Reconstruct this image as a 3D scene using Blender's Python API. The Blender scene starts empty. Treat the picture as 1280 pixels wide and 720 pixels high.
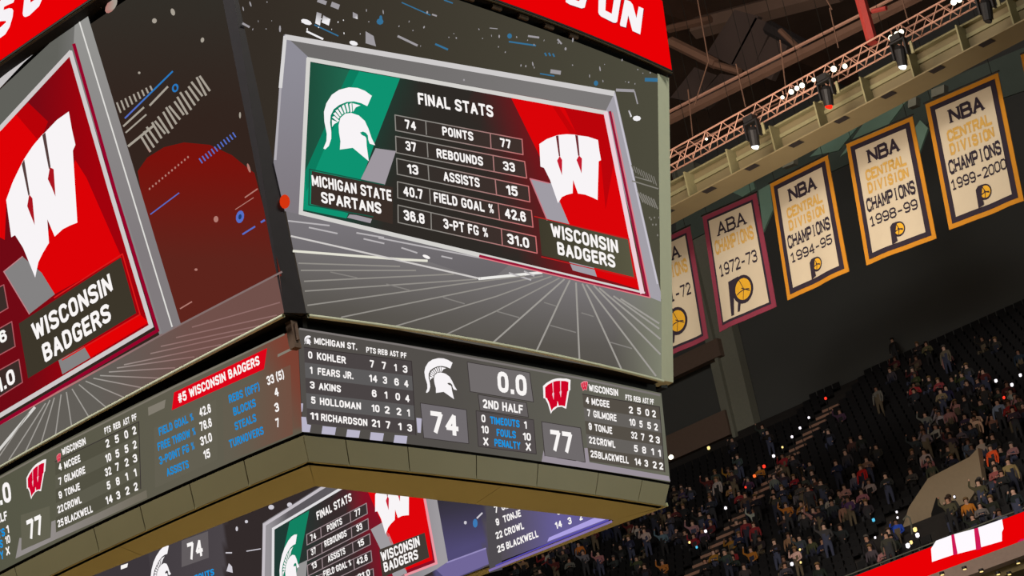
import bpy, bmesh, math, random
import numpy as np
from mathutils import Vector, Matrix
from mathutils.geometry import tessellate_polygon
random.seed(7)
SC = bpy.context.scene
ZO = 14.9                    # height of the ribbon board above the court; everything is built around its near corner
# ------------------------------------------------------------------ camera
FPX = 2925.5                 # focal length in pixels of a 1280 wide frame
YAW, PIT, ROL = 0.694827, 0.368421, -0.196936
CAM = np.array([-25.6608, -26.3076, -12.3803])
FW = np.array([math.cos(PIT)*math.cos(YAW), math.cos(PIT)*math.sin(YAW), math.sin(PIT)])
_r = np.array([math.sin(YAW), -math.cos(YAW), 0.0]); _u = np.cross(_r, FW)
RT = math.cos(ROL)*_r + math.sin(ROL)*_u
UP = -math.sin(ROL)*_r + math.cos(ROL)*_u
cd = bpy.data.cameras.new('camera'); cam = bpy.data.objects.new('camera', cd)
SC.collection.objects.link(cam); SC.camera = cam
cd.sensor_width = 36.0; cd.lens = FPX/1280*36.0; cd.clip_end = 600; cd.clip_start = 0.3
cam.matrix_world = Matrix(((RT[0], UP[0], -FW[0], CAM[0]), (RT[1], UP[1], -FW[1], CAM[1]), (RT[2], UP[2], -FW[2], CAM[2]+ZO), (0, 0, 0, 1)))
SC.view_settings.view_transform = 'Standard'; SC.view_settings.look = 'None'
SC.view_settings.gamma = 1.0; SC.view_settings.use_curve_mapping = False
SC.view_settings.exposure = 0.0
# ------------------------------------------------------------------ world, court floods and added fill lights
w = bpy.data.worlds.new('arena_dark'); SC.world = w; w.use_nodes = True
w.node_tree.nodes['Background'].inputs[0].default_value = (0.9, 0.86, 0.82, 1)
w.node_tree.nodes['Background'].inputs[1].default_value = 0.010
def lamp(name, kind, loc, target, energy, col, size=1.0, size_y=None, spot=None):
    l = bpy.data.lights.new(name, kind); l.energy = energy; l.color = col
    if kind == 'AREA':
        l.shape = 'RECTANGLE'; l.size = size; l.size_y = size_y or size
    else:
        l.shadow_soft_size = size
    if spot: l.spot_size = spot; l.spot_blend = 0.6
    o = bpy.data.objects.new(name, l); SC.collection.objects.link(o)
    o.location = Vector(loc)+Vector((0, 0, ZO))
    o.rotation_euler = (Vector(target)-Vector(loc)).to_track_quat('-Z', 'Y').to_euler()
    return o
# arena floodlights in the roof, aimed at the court; the court's bounce lights the underside of the scoreboard
lamp('court_flood', 'AREA', (-16, 6, 24), (2, 6, -14.9), 9000, (1, .95, .84), 5, 14)
lamp('court_flood', 'AREA', (27, 10, 24), (6, 6, -14.9), 9000, (1, .95, .84), 5, 14)
lamp('court_flood', 'AREA', (5, -22, 24), (4, 0, -14.9), 8000, (1, .95, .84), 14, 5)
lamp('stand_fill', 'AREA', (-24, -4, 30), (84, 36, 27), 11000, (1, .95, .90), 10, 10)  # added frontal light, evens out the back wall and crowd
lamp('stand_fill', 'AREA', (24, 16, 24), (62, 28, 12), 500, (1, .88, .76), 6, 6)  # added warm fill brightening the crowd and banners
lamp('roof_bounce_fill', 'AREA', (30, 12, 19), (52, 22, 45), 3200, (1, .84, .70), 4, 24)  # added, stands in for the court's bounce on the roof
lamp('side_fill', 'AREA', (22, -16, 3), (10, 0, 2), 1000, (.92, 1, .86), 4, 4)  # added light brightening the scoreboard's right end
lamp('balcony_fill', 'AREA', (50, 26, 1.5), (58, 24, 7), 520, (1, .90, .70), 3, 30)  # added fill brightening the balcony soffit from below
lamp('near_fill', 'AREA', (-24, -16, 18), (2, 3, 4), 350, (1, .93, .82), 8, 8)  # added fill on the near side of the scoreboard
# ------------------------------------------------------------------ helpers
def lin(c):
    return tuple((v/255/12.92 if v/255 <= .04045 else ((v/255+.055)/1.055)**2.4) for v in c)
def ray(u, v):
    return CAM, FW + RT*((u-640)/FPX) - UP*((v-360)/FPX)
def on_plane(u, v, axis, a, b=0.0, z0=0.0):
    c, d = ray(u, v)
    t = (a + b*(c[2]-z0) - c[axis])/(d[axis]-b*d[2])
    return c + t*d
def on_x(u, v, X): return on_plane(u, v, 0, X)
def proj(P):
    d = np.asarray(P, float)-CAM; z = d@FW
    return 640+FPX*(d@RT)/z, 360-FPX*(d@UP)/z
class Surf:
    """a display face: a tilted plane bowed gently outwards; coord[axis] = a + b(z-z0) - bow*4s(1-s)"""
    def __init__(s, axis, a, b, z0, z1, e0, e1, bow, sgn=-1):
        s.axis, s.a, s.b, s.z0, s.z1, s.e0, s.e1, s.bow, s.sgn = axis, a, b, z0, z1, e0, e1, bow, sgn
        s.slope = 0.0
    def ext(s, z):
        t = (z-s.z0)/(s.z1-s.z0)
        return (s.e0[0]+(s.e1[0]-s.e0[0])*t, s.e0[1]+(s.e1[1]-s.e0[1])*t)
    def off(s, q, z, d=0.0):
        lo, hi = s.ext(z); k = (q-lo)/(hi-lo)
        return s.a + s.b*(z-s.z0) + s.sgn*(s.bow*4*k*(1-k) + d) + s.slope*(min(q, 6)-1.14)
    def P(s, k, z, d=0.0):
        lo, hi = s.ext(z); q = lo+(hi-lo)*k; o = s.off(q, z, d)
        return (q, o, z) if s.axis == 1 else (o, q, z)
    def cast(s, u, v, d=0.0):
        a = s.a
        for _ in range(7):
            P = on_plane(u, v, s.axis, a+s.sgn*d, s.b, s.z0)
            q = P[1-s.axis]; z = P[2]; lo, hi = s.ext(z); k = min(1.05, max(-.05, (q-lo)/(hi-lo)))
            a = s.a + s.sgn*s.bow*4*k*(1-k) + s.slope*(min(q, 6)-1.14)
        return P
    def up(s, u, v):
        P = s.cast(u, v); Q = P.copy(); Q[2] += .3; Q[s.axis] += s.b*.3
        a, b = proj(Q); dx, dy = a-u, b-v
        return dx/abs(dy), -1.0
def mat(name, col, rough=.6, metal=0.0, noise=.12, scale=6.0, bump=0.0, spec=.3):
    m = bpy.data.materials.new(name); m.use_nodes = True; n = m.node_tree; b = n.nodes['Principled BSDF']
    b.inputs['Roughness'].default_value = rough; b.inputs['Metallic'].default_value = metal
    b.inputs['Specular IOR Level'].default_value = spec
    c = lin(col); tc = n.nodes.new('ShaderNodeTexCoord'); no = n.nodes.new('ShaderNodeTexNoise')
    no.inputs['Scale'].default_value = scale; no.inputs['Detail'].default_value = 3
    n.links.new(tc.outputs['Object'], no.inputs['Vector'])
    mx = n.nodes.new('ShaderNodeMix'); mx.data_type = 'RGBA'
    mx.inputs[6].default_value = (*[x*(1-noise) for x in c], 1); mx.inputs[7].default_value = (*[min(1, x*(1+noise)) for x in c], 1)
    n.links.new(no.outputs['Fac'], mx.inputs[0]); n.links.new(mx.outputs[2], b.inputs['Base Color'])
    if bump:
        bp = n.nodes.new('ShaderNodeBump'); bp.inputs['Strength'].default_value = bump
        n.links.new(no.outputs['Fac'], bp.inputs['Height']); n.links.new(bp.outputs['Normal'], b.inputs['Normal'])
    return m
def emit_mat(name, col, s=1.0, samp='AUTO'):
    m = bpy.data.materials.new(name); m.use_nodes = True; n = m.node_tree; n.nodes.clear()
    e = n.nodes.new('ShaderNodeEmission'); o = n.nodes.new('ShaderNodeOutputMaterial')
    e.inputs[0].default_value = (*lin(col), 1); e.inputs[1].default_value = s
    n.links.new(e.outputs[0], o.inputs[0]); m.cycles.emission_sampling = samp
    return m
def led_mat(name, samp):
    m = emit_mat(name, (0, 0, 0), 1.0, samp); n = m.node_tree
    a = n.nodes.new('ShaderNodeVertexColor'); a.layer_name = 'led'
    e = [x for x in n.nodes if x.type == 'EMISSION'][0]
    n.links.new(a.outputs[0], e.inputs[0])
    return m
LED = led_mat('led_pixels', 'AUTO'); LEDS = led_mat('led_pixels_fine', 'NONE')
def link(name, verts, faces, m, parent=None, smooth=False, kind=None):
    me = bpy.data.meshes.new(name); me.from_pydata([tuple(map(float, v)) for v in verts], [], faces); me.update()
    o = bpy.data.objects.new(name, me); SC.collection.objects.link(o)
    if m is not None:
        for x in (m if isinstance(m, (list, tuple)) else [m]): me.materials.append(x)
    if smooth:
        for f in me.polygons: f.use_smooth = True
    if parent is not None: o.parent = parent
    if kind: o['kind'] = kind
    return o
def tag(o, label, cat, group=None):
    o['label'] = label; o['category'] = cat
    if group: o['group'] = group
    return o
def empty(name, loc, label, cat, group=None):
    o = bpy.data.objects.new(name, None); SC.collection.objects.link(o); o.location = loc; o.empty_display_size = .3
    return tag(o, label, cat, group)
def struct(o): o['kind'] = 'structure'; return o
# mesh builder collecting boxes, bars, quads
class MB:
    def __init__(s): s.v = []; s.f = []
    def add(s, vs, fs):
        n = len(s.v); s.v += [tuple(map(float, x)) for x in vs]; s.f += [tuple(i+n for i in f) for f in fs]; return s
    def hexa(s, q):     # 8 corners: bottom ring, top ring
        return s.add(q, [(0, 3, 2, 1), (4, 5, 6, 7), (0, 1, 5, 4), (1, 2, 6, 5), (2, 3, 7, 6), (3, 0, 4, 7)])
    def box(s, x0, x1, y0, y1, z0, z1):
        return s.hexa([(x0, y0, z0), (x1, y0, z0), (x1, y1, z0), (x0, y1, z0), (x0, y0, z1), (x1, y0, z1), (x1, y1, z1), (x0, y1, z1)])
    def bar(s, a, b, r, n=6, r2=None, caps=True):
        a = Vector(a); b = Vector(b); d = (b-a).normalized(); r2 = r if r2 is None else r2
        t = d.cross(Vector((0, 0, 1)));  t = d.cross(Vector((1, 0, 0))) if t.length < .1 else t
        t.normalize(); w_ = d.cross(t); vs = []
        for c, rr in ((a, r), (b, r2)):
            for i in range(n):
                an = 2*math.pi*(i+.5)/n; vs.append(c+(t*math.cos(an)+w_*math.sin(an))*rr)
        fs = [(i, (i+1) % n, n+(i+1) % n, n+i) for i in range(n)]
        if caps: fs += [tuple(range(n))[::-1], tuple(range(n, 2*n))]
        return s.add(vs, fs)
    def slab(s, pts, th):   # polygon extruded by vector th
        n = len(pts); a = [Vector(p) for p in pts]; b = [p+Vector(th) for p in a]
        return s.add(a+b, [tuple(range(n))[::-1], tuple(range(n, 2*n))]+[(i, (i+1) % n, n+(i+1) % n, n+i) for i in range(n)])
    def out(s, name, m, parent=None, smooth=False, kind=None):
        o = link(name, s.v, s.f, m, parent, smooth, kind)
        bm = bmesh.new(); bm.from_mesh(o.data); bmesh.ops.recalc_face_normals(bm, faces=bm.faces); bm.to_mesh(o.data); bm.free()
        return o
# ---- flat print on the displays, laid out in the display's own picture and carried to its curved face
LAYER = 0.007
def graphic(surf, polys, col, layer=1, name='graphic', parent=None, fine=False, label=None, kind=None):
    bm = bmesh.new()
    for pl in polys:
        vs = [bm.verts.new((x, y, 0)) for x, y in pl]
        if len(pl) <= 3: bm.faces.new(vs)
        else:
            for t in tessellate_polygon([[Vector((x, y, 0)) for x, y in pl]]):
                try: bm.faces.new([vs[i] for i in t])
                except ValueError: pass
    xs = [v.co.x for v in bm.verts]; ys = [v.co.y for v in bm.verts]
    for lo, hi, st, nrm in ((min(xs), max(xs), 24, (1, 0, 0)), (min(ys), max(ys), 36, (0, 1, 0))):
        c = math.ceil(lo/st)*st
        while c < hi:
            if c > lo+1e-3:
                bmesh.ops.bisect_plane(bm, geom=bm.verts[:]+bm.edges[:]+bm.faces[:], plane_co=Vector(nrm)*c, plane_no=nrm)
            c += st
    bm.verts.ensure_lookup_table(); bm.verts.index_update()
    px = [(v.co.x, v.co.y) for v in bm.verts]; fs = [tuple(v.index for v in f.verts) for f in bm.faces]; bm.free()
    vs = [surf.cast(x, y, LAYER*layer) for x, y in px]
    o = link(name, vs, fs, LEDS if fine else LED, parent, kind=kind)
    ca = o.data.color_attributes.new('led', 'FLOAT_COLOR', 'POINT')
    for i, (x, y) in enumerate(px):
        c = col(x, y) if callable(col) else col
        ca.data[i].color = (*lin(c), 1)
    if label: o['label'] = label
    return o
def stroke(pts, w_):
    out = []
    for i in range(len(pts)-1):
        (x0, y0), (x1, y1) = pts[i], pts[i+1]; d = math.hypot(x1-x0, y1-y0) or 1; nx, ny = -(y1-y0)/d*w_/2, (x1-x0)/d*w_/2
        ex, ey = (x1-x0)/d*w_*.35, (y1-y0)/d*w_*.35
        if len(pts) == 2: ex = ey = 0
        out.append([(x0+nx-ex, y0+ny-ey), (x1+nx+ex, y1+ny+ey), (x1-nx+ex, y1-ny+ey), (x0-nx-ex, y0-ny-ey)])
    return out
def strokes(surf, lines, w_, col, layer, name, parent, fine=True, kind=None, label=None):
    pl = []
    for l in lines: pl += stroke(l, w_)
    return graphic(surf, pl, col, layer, name, parent, fine, label, kind)
# ---- condensed display lettering built from strokes: outline of each glyph as centre lines in a unit box, and its width
def _c(*p): return list(p)
_O = [(0,.5),(0,.8),(.22,1),(.78,1),(1,.8),(1,.2),(.78,0),(.22,0),(0,.2),(0,.5)]
FNT = {'A': (.66,[[(0,0),(.5,1),(1,0)],[(.2,.3),(.8,.3)]]), 'B': (.58,[[(.72,.53),(.96,.66),(.96,.87),(.72,1),(0,1),(0,0),(.75,0),(1,.13),(1,.4),(.75,.53),(0,.53)]]),
 'C': (.58,[[(1,.84),(.78,1),(.22,1),(0,.8),(0,.2),(.22,0),(.78,0),(1,.16)]]), 'D': (.58,[[(0,0),(0,1),(.66,1),(1,.78),(1,.22),(.66,0),(0,0)]]),
 'E': (.5,[[(1,1),(0,1),(0,0),(1,0)],[(0,.52),(.85,.52)]]), 'F': (.5,[[(1,1),(0,1),(0,0)],[(0,.5),(.82,.5)]]),
 'G': (.62,[[(1,.86),(.78,1),(.22,1),(0,.8),(0,.2),(.22,0),(.78,0),(1,.12),(1,.42),(.72,.42)]]), 'H': (.6,[[(0,0),(0,1)],[(1,0),(1,1)],[(0,.52),(1,.52)]]),
 'I': (.0,[[(.5,0),(.5,1)]]), 'J': (.52,[[(1,1),(1,.2),(.78,0),(.22,0),(0,.16),(0,.28)]]), 'K': (.6,[[(0,0),(0,1)],[(1,1),(.1,.42)],[(.36,.6),(1,0)]]),
 'L': (.48,[[(0,1),(0,0),(1,0)]]), 'M': (.8,[[(0,0),(0,1),(.5,.12),(1,1),(1,0)]]), 'N': (.62,[[(0,0),(0,1),(1,0),(1,1)]]), 'O': (.6,[_O]),
 'P': (.58,[[(0,0),(0,1),(.76,1),(1,.86),(1,.58),(.76,.44),(0,.44)]]), 'R': (.6,[[(0,0),(0,1),(.76,1),(.98,.86),(.98,.62),(.76,.48),(0,.48)],[(.55,.48),(1,0)]]),
 'S': (.6,[[(1,.88),(.78,1),(.22,1),(0,.88),(0,.66),(.2,.56),(.8,.44),(1,.34),(1,.12),(.78,0),(.22,0),(0,.12)]]), 'T': (.58,[[(0,1),(1,1)],[(.5,1),(.5,0)]]),
 'U': (.6,[[(0,1),(0,.2),(.22,0),(.78,0),(1,.2),(1,1)]]), 'V': (.64,[[(0,1),(.5,0),(1,1)]]), 'W': (.9,[[(0,1),(.24,0),(.5,.9),(.76,0),(1,1)]]), 'X': (.6,[[(0,0),(1,1)],[(0,1),(1,0)]]), 'Y': (.62,[[(0,1),(.5,.46),(1,1)],[(.5,.46),(.5,0)]]),
 '0': (.56,[_O]), '1': (.26,[[(0,.8),(1,1),(1,0)]]), '2': (.56,[[(0,.86),(.22,1),(.78,1),(1,.84),(1,.64),(0,0),(1,0)]]), '3': (.56,[[(0,.88),(.22,1),(.78,1),(1,.86),(1,.66),(.78,.53),(.5,.53)],[(.78,.53),(1,.4),(1,.14),(.78,0),(.22,0),(0,.12)]]),
 '4': (.62,[[(.76,0),(.76,1),(0,.28),(1,.28)]]), '5': (.56,[[(.95,1),(.08,1),(.03,.52),(.3,.62),(.76,.62),(1,.48),(1,.16),(.78,0),(.22,0),(0,.12)]]),
 '6': (.56,[[(.92,.84),(.76,1),(.24,1),(0,.82),(0,.2),(.22,0),(.78,0),(1,.16),(1,.42),(.78,.58),(.22,.58),(0,.46)]]), '7': (.56,[[(0,1),(1,1),(.36,0)]]),
 '8': (.56,[[(.5,.53),(.2,.53),(0,.66),(0,.86),(.22,1),(.78,1),(1,.86),(1,.66),(.8,.53),(.2,.53),(0,.4),(0,.14),(.22,0),(.78,0),(1,.14),(1,.4),(.8,.53),(.5,.53)]]),
 '9': (.56,[[(.08,.16),(.24,0),(.76,0),(1,.18),(1,.8),(.78,1),(.22,1),(0,.84),(0,.58),(.22,.42),(.78,.42),(1,.54)]]), '.': (.0,[[(.5,0),(.5,.01)]]), '-': (.3,[[(0,.44),(1,.44)]]),
 '(': (.16,[[(1,1.08),(0,.8),(0,.15),(1,-.12)]]), ')': (.16,[[(0,1.08),(1,.8),(1,.15),(0,-.12)]]), '#': (.6,[[(.2,0),(.36,1)],[(.64,0),(.8,1)],[(0,.33),(1,.33)],[(0,.67),(1,.67)]]),
 '%': (.72,[[(.06,.82),(.06,.92),(.16,1),(.28,1),(.36,.92),(.36,.7),(.28,.62),(.16,.62),(.06,.7),(.06,.82)],[(.64,.2),(.64,.3),(.74,.38),(.86,.38),(.94,.3),(.94,.08),(.86,0),(.74,0),(.64,.08),(.64,.2)],[(.78,1),(.22,0)]]), ' ': (.1,[])}
def soft(l):
    """round the chamfered corners of a centre line, keep the sharp ones"""
    out = [l[0]]
    for i in range(1, len(l)-1):
        p, q, r = l[i-1], l[i], l[i+1]; a = (q[0]-p[0], q[1]-p[1]); b = (r[0]-q[0], r[1]-q[1]); la = math.hypot(*a); lb = math.hypot(*b)
        if la and lb and (a[0]*b[0]+a[1]*b[1])/(la*lb) > .35:
            k = .28; out += [(q[0]-a[0]*k, q[1]-a[1]*k), (q[0]+b[0]*k, q[1]+b[1]*k)]
        else: out.append(q)
    return out+[l[-1]]
_tc = {}
def glyphs(s, t):
    if (s, t) in _tc: return _tc[(s, t)]
    x = 0.0; quads = []
    for ch in s:
        w_, ls = FNT[ch]
        for l in ls:
            l = soft(l) if len(l) > 3 else l
            p = [(x+t/2+a*w_*.84, t/2+b*(1-t)) for a, b in l]; tt = t*(.62 if ch == '%' else .8 if ch == '#' else 1)
            cl = p[0] == p[-1]
            for i in range(len(p)-1):
                (x0, y0), (x1, y1) = p[i], p[i+1]; d = math.hypot(x1-x0, y1-y0) or 1; ux, uy = (x1-x0)/d*tt/2, (y1-y0)/d*tt/2
                e0 = 1.0 if (i == 0 and not cl) else .36; e1 = 1.0 if (i == len(p)-2 and not cl) else .36
                if ch == '.': e0 = e1 = 1.0
                n = len(quads); quads.append([(x0-ux*e0-uy, y0-uy*e0+ux), (x1+ux*e1-uy, y1+uy*e1+ux), (x1+ux*e1+uy, y1+uy*e1-ux), (x0-ux*e0+uy, y0-uy*e0-ux)])
        x += w_*.84+t+(.115 if ch != ' ' else .12)
    W_ = x-.115; vs = [(a/W_, b) for q in quads for a, b in q]; fs = [tuple(range(4*i, 4*i+4)) for i in range(len(quads))]
    _tc[(s, t)] = (vs, fs); return _tc[(s, t)]
def text(surf, s, x0, y0, x1, y1, h, col=(250, 246, 244), layer=5, parent=None, bold=.21, name='lettering', label=None):
    if bold < .1: bold = .215
    vs, fs = glyphs(s, bold); ux, uy = surf.up((x0+x1)/2, (y0+y1)/2)
    px = [(x0+(x1-x0)*u+ux*h*v, y0+(y1-y0)*u+uy*h*v) for u, v in vs]
    o = link(name, [surf.cast(x, y, LAYER*layer) for x, y in px], fs, LEDS, parent)
    ca = o.data.color_attributes.new('led', 'FLOAT_COLOR', 'POINT')
    for i in range(len(px)): ca.data[i].color = (*lin(col), 1)
    if label: o['label'] = label
    return o
def homog(src, dst):
    A = []; B = []
    for (x, y), (u, v) in zip(src, dst):
        A += [[x, y, 1, 0, 0, 0, -u*x, -u*y], [0, 0, 0, x, y, 1, -v*x, -v*y]]; B += [u, v]
    h = np.linalg.solve(np.array(A, float), np.array(B, float))
    return lambda x, y: ((h[0]*x+h[1]*y+h[2])/(h[6]*x+h[7]*y+1), (h[3]*x+h[4]*y+h[5])/(h[6]*x+h[7]*y+1))
def affine(src, dst):
    M = np.array([[x, y, 1] for x, y in src], float); D = np.array(dst, float); S_ = np.linalg.solve(M, D)
    return lambda x, y: tuple(np.array([x, y, 1.0])@S_)
def blob(cx, cy, rx, ry, an=0, n=12):
    c, s = math.cos(an), math.sin(an)
    return [(cx+rx*math.cos(t)*c-ry*math.sin(t)*s, cy+rx*math.cos(t)*s+ry*math.sin(t)*c) for t in [2*math.pi*i/n for i in range(n)]]
def mixc(a, b, t):
    t = max(0, min(1, t)); return tuple(a[i]+(b[i]-a[i])*t for i in range(3))
# ------------------------------------------------------------------ emblems
W_OUT = [(85,180),(140,143),(208,118),(230,112),(290,106),(352,110),(375,115),(450,125),(525,150),(535,230),(548,300),(530,310),(522,600),(480,580),(430,560),(375,552),(338,450),(335,550),(290,562),(255,578),(225,625),(165,450),(120,360),(93,350)]
W_SLOT = [[(209,120),(228,115),(242,272),(232,272)],[(354,112),(374,116),(388,268),(376,268)],[(238,270),(256,300),(255,415),(236,360),(218,305)],[(383,265),(405,290),(402,402),(384,350),(364,300)]]
W_KEY = [(85,180),(525,150),(522,600),(225,625)]
H_PLUME = [(60,560),(85,500),(88,440),(68,340),(65,260),(85,190),(130,120),(190,80),(270,60),(340,65),(400,88),(458,130),(420,215),(370,190),(310,175),(250,180),(190,205),(145,240),(120,290),(115,350),(125,420),(125,480),(105,540),(75,568)]
H_FACE = [(195,570),(200,500),(188,430),(185,370),(200,310),(240,275),(290,270),(350,290),(400,335),(430,400),(455,475),(485,535),(440,522),(428,490),(425,455),(408,432),(385,422),(360,430),(375,450),(405,465),(412,480),(415,540),(432,665),(300,555)]
_o = [(140,300),(150,270),(168,246),(192,226),(220,208),(250,195),(282,192)]
_i = [(184,338),(188,312),(202,294),(220,278),(242,268),(266,262),(290,262)]
H_BARS = [[(_o[k][0]-9,_o[k][1]+5),(_o[k][0]+9,_o[k][1]-6),(_i[k][0]+6,_i[k][1]-5),(_i[k][0]-6,_i[k][1]+5)] for k in range(7)]
H_BARS += [[(298,190),(365,208),(325,225),(303,262)],[(130,325),(178,345),(150,360),(132,385)]]
H_KEY = [(60,560),(458,130),(432,665)]
def emblem(surf, kind, dst, layer, parent, col=(248, 244, 246), slot=(120, 20, 30), gem=(200, 15, 40), out=None, label=None):
    if kind == 'W':
        f = homog(W_KEY, dst) if len(dst) == 4 else affine(W_KEY[:3], dst)
        if out:
            cx, cy = 305, 350
            g = [(cx+(x-cx)*1.17, cy+(y-cy)*1.15+(20 if y > 560 else 0)) for x, y in W_OUT if not (450 <= y < 556 and 300 < x < 380 and y < 500)]
            graphic(surf, [[f(*p) for p in g]], out, layer, 'emblem_outline', parent, True)
        o = graphic(surf, [[f(*p) for p in W_OUT]], col, layer+1, 'emblem', parent, True, label)
        for q in W_SLOT[:2]: graphic(surf, [[f(*p) for p in q]], slot, layer+2, 'emblem_slot', parent, True)
        for q in W_SLOT[2:]: graphic(surf, [[f(*p) for p in q]], gem, layer+2, 'emblem_notch', parent, True)
    else:
        f = affine(H_KEY, dst)
        o = graphic(surf, [[f(*p) for p in q] for q in [H_PLUME, H_FACE]+H_BARS], col, layer+1, 'emblem', parent, True, label)
    return o
# ------------------------------------------------------------------ materials
M_HOUSE = mat('black_housing', (26, 24, 24), .55); M_OLIVE = mat('olive_panel', (112, 107, 80), .5, noise=.06, scale=1.5)
M_SOFF = mat('soffit_panel', (150, 154, 120), .6, noise=.05, scale=1.0); M_TRIM = mat('pale_metal_trim', (186, 190, 168), .45, .2, noise=.05)
M_DARK = mat('dark_recess', (16, 14, 14), .8); M_CONC = mat('concrete', (110, 104, 96), .85, bump=.2)
M_GLASS = mat('dark_display_glass', (20, 20, 24), .2)
board = empty('scoreboard', (0, 0, 0), 'huge four-sided hanging scoreboard with red header, big displays and a lower statistics band', 'scoreboard')
Y1 = 15.56
RM = Surf(1, -.33, -.1265, 1.96, 8.56, (.10, 9.44), (-1.21, 10.47), .24)
LM = Surf(0, -.28, -.1265, 1.96, 8.56, (-.22, 15.8), (-.755, 16.35), .30)
RR = Surf(1, .15, -.190, 0, 1.734, (.05, 9.64), (0, 9.54), .14)
LR = Surf(0, .05, -.029, 0, 1.734, (.15, 15.4), (-.18, 15.75), .65)
RH = Surf(1, -1.22, -.12, 8.72, 10.32, (-1.35, 10.93), (-1.5, 10.9), .33)
LH = Surf(0, -1.38, -.12, 8.72, 10.32, (-1.2, 16.8), (-1.4, 17.0), .42)
IN = Surf(0, 8.94, 0, -.49, 5.0, (1.15, 14.4), (1.15, 14.4), 0.0); IN.slope = -.115
def face_slab(surf, name, z0, z1, m, k0=0.0, k1=1.0, d=0.0, th=.22, n=28, parent=board, label=None):
    vs = []; fs = []
    for i in range(n+1):
        k = k0+(k1-k0)*i/n
        vs += [surf.P(k, z0, d), surf.P(k, z1, d), surf.P(k, z1, d-th), surf.P(k, z0, d-th)]
    for i in range(n):
        a = 4*i; b = a+4
        for j in range(4): fs.append((a+j, b+j, b+(j+1) % 4, a+(j+1) % 4))
    fs += [(3, 2, 1, 0), (4*n, 4*n+1, 4*n+2, 4*n+3)]
    o = link(name, vs, fs, m, parent)
    if label: o['label'] = label
    return o
def picture(surf, z0, z1, col, parent, k0=0.0, k1=1.0, n=60, m=14, d=.003):
    vs = []; fs = []
    for i in range(n+1):
        for j in range(m+1): vs.append(surf.P(k0+(k1-k0)*i/n, z0+(z1-z0)*j/m, d))
    for i in range(n):
        for j in range(m):
            a = i*(m+1)+j; fs.append((a, a+1, a+m+2, a+m+1))
    o = link('picture', vs, fs, LED, parent); ca = o.data.color_attributes.new('led', 'FLOAT_COLOR', 'POINT')
    for i, v in enumerate(vs):
        x, y = proj(v); ca.data[i].color = (*lin(col(x, y)), 1)
    return o
WH = (250, 246, 244)
# ================================================================== right main display
rm = face_slab(RM, 'main_display', 1.96, 8.56, M_HOUSE, label='right-hand main display showing the final statistics of both teams')
picture(RM, 1.965, 8.555, lambda x, y: mixc((52, 45, 38), (76, 74, 60), (x-330)/480), rm)  # the lighter greenish right side is glare painted into the picture
def fl(x, y): return mixc(mixc((122, 118, 120), (86, 82, 76), (y-290-(x-360)*.17)/90), (128, 130, 112), (x-770)/60)
graphic(RM, [[(357,258),(376,264),(811,368),(827,374),(827,474),(383,391)]], fl, 1, 'court_graphic', rm)
graphic(RM, [[(357,262),(376,267),(640,328),(620,345),(600,348.5),(533,326),(502,324),(367,314)]], lambda x, y: mixc((120,116,120), (104,100,102), (y-280)/70), 2, 'court_zone', rm)
L_ = (206, 202, 200); l_ = (146, 142, 136)
strokes(RM, [[(363.5,295),(600.9,348.5)]], 2.2, L_, 3, 'court_line', rm)
strokes(RM, [[(598,348.5),(678,340.5)]], 3.4, (236,234,230), 3, 'court_line', rm)
strokes(RM, [[(367,313.8),(440,319.5),(501.7,324.2),(533.5,326)]], 3.0, (228,226,212), 3, 'court_line', rm)
strokes(RM, [[(386,284.3),(421.9,291.9)],[(445.5,291),(480,297)],[(454.4,298.5),(480.4,304.4)],[(501.7,309.6),(521.7,316.2)],[(551.7,320.2),(565.4,323.3)],[(473,297.3),(620,326)],[(360,276),(412,282)],[(636,341),(664,350)],[(655,339),(668,345)]], 1.9, (184,180,182), 3, 'court_dash', rm)
graphic(RM, [blob(533,321,5,2,.4)], WH, 3, 'court_dash', rm, True)
strokes(RM, [[(380,351.6),(567.8,342.6)],[(381,363.9),(596,349)],[(384.8,381.6),(586.7,353.3),(655.6,345)],[(427,396.5),(620,356.8),(678,345)],[(494.6,407.6),(620,370.6),(689,345.6)],[(554.8,419.4),(620,389),(698.9,347.8)],[(376,338),(520,338)],[(373,329),(500,333)]], 1.7, l_, 3, 'plank_line', rm)
strokes(RM, [[(615.6,428.9),(705.6,348.9)],[(670,440),(685.6,406.7),(701,373.3),(712,351)],[(724.4,451),(720,353)],[(777,462),(727.8,354.4)],[(820,470),(733,355.6)],[(825.6,443),(742,356.7)],[(825.6,424),(749,360)],[(824,411),(766.7,370)],[(824,404.4),(775.6,373.3)]], 2.1, (158,154,148), 3, 'plank_line', rm)
strokes(RM, [[(620,388.9),(649,397)],[(687.8,406.7),(720,415.6)],[(763,427.8),(790,435.6)],[(680,378),(695.6,382.7)],[(726.7,391),(742,395.6)],[(413,340),(447,347.4)],[(482.8,355),(512,362.7)],[(553.6,371.7),(580.8,379.7)]], 1.4, (132,128,124), 3, 'plank_joint', rm)
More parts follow.
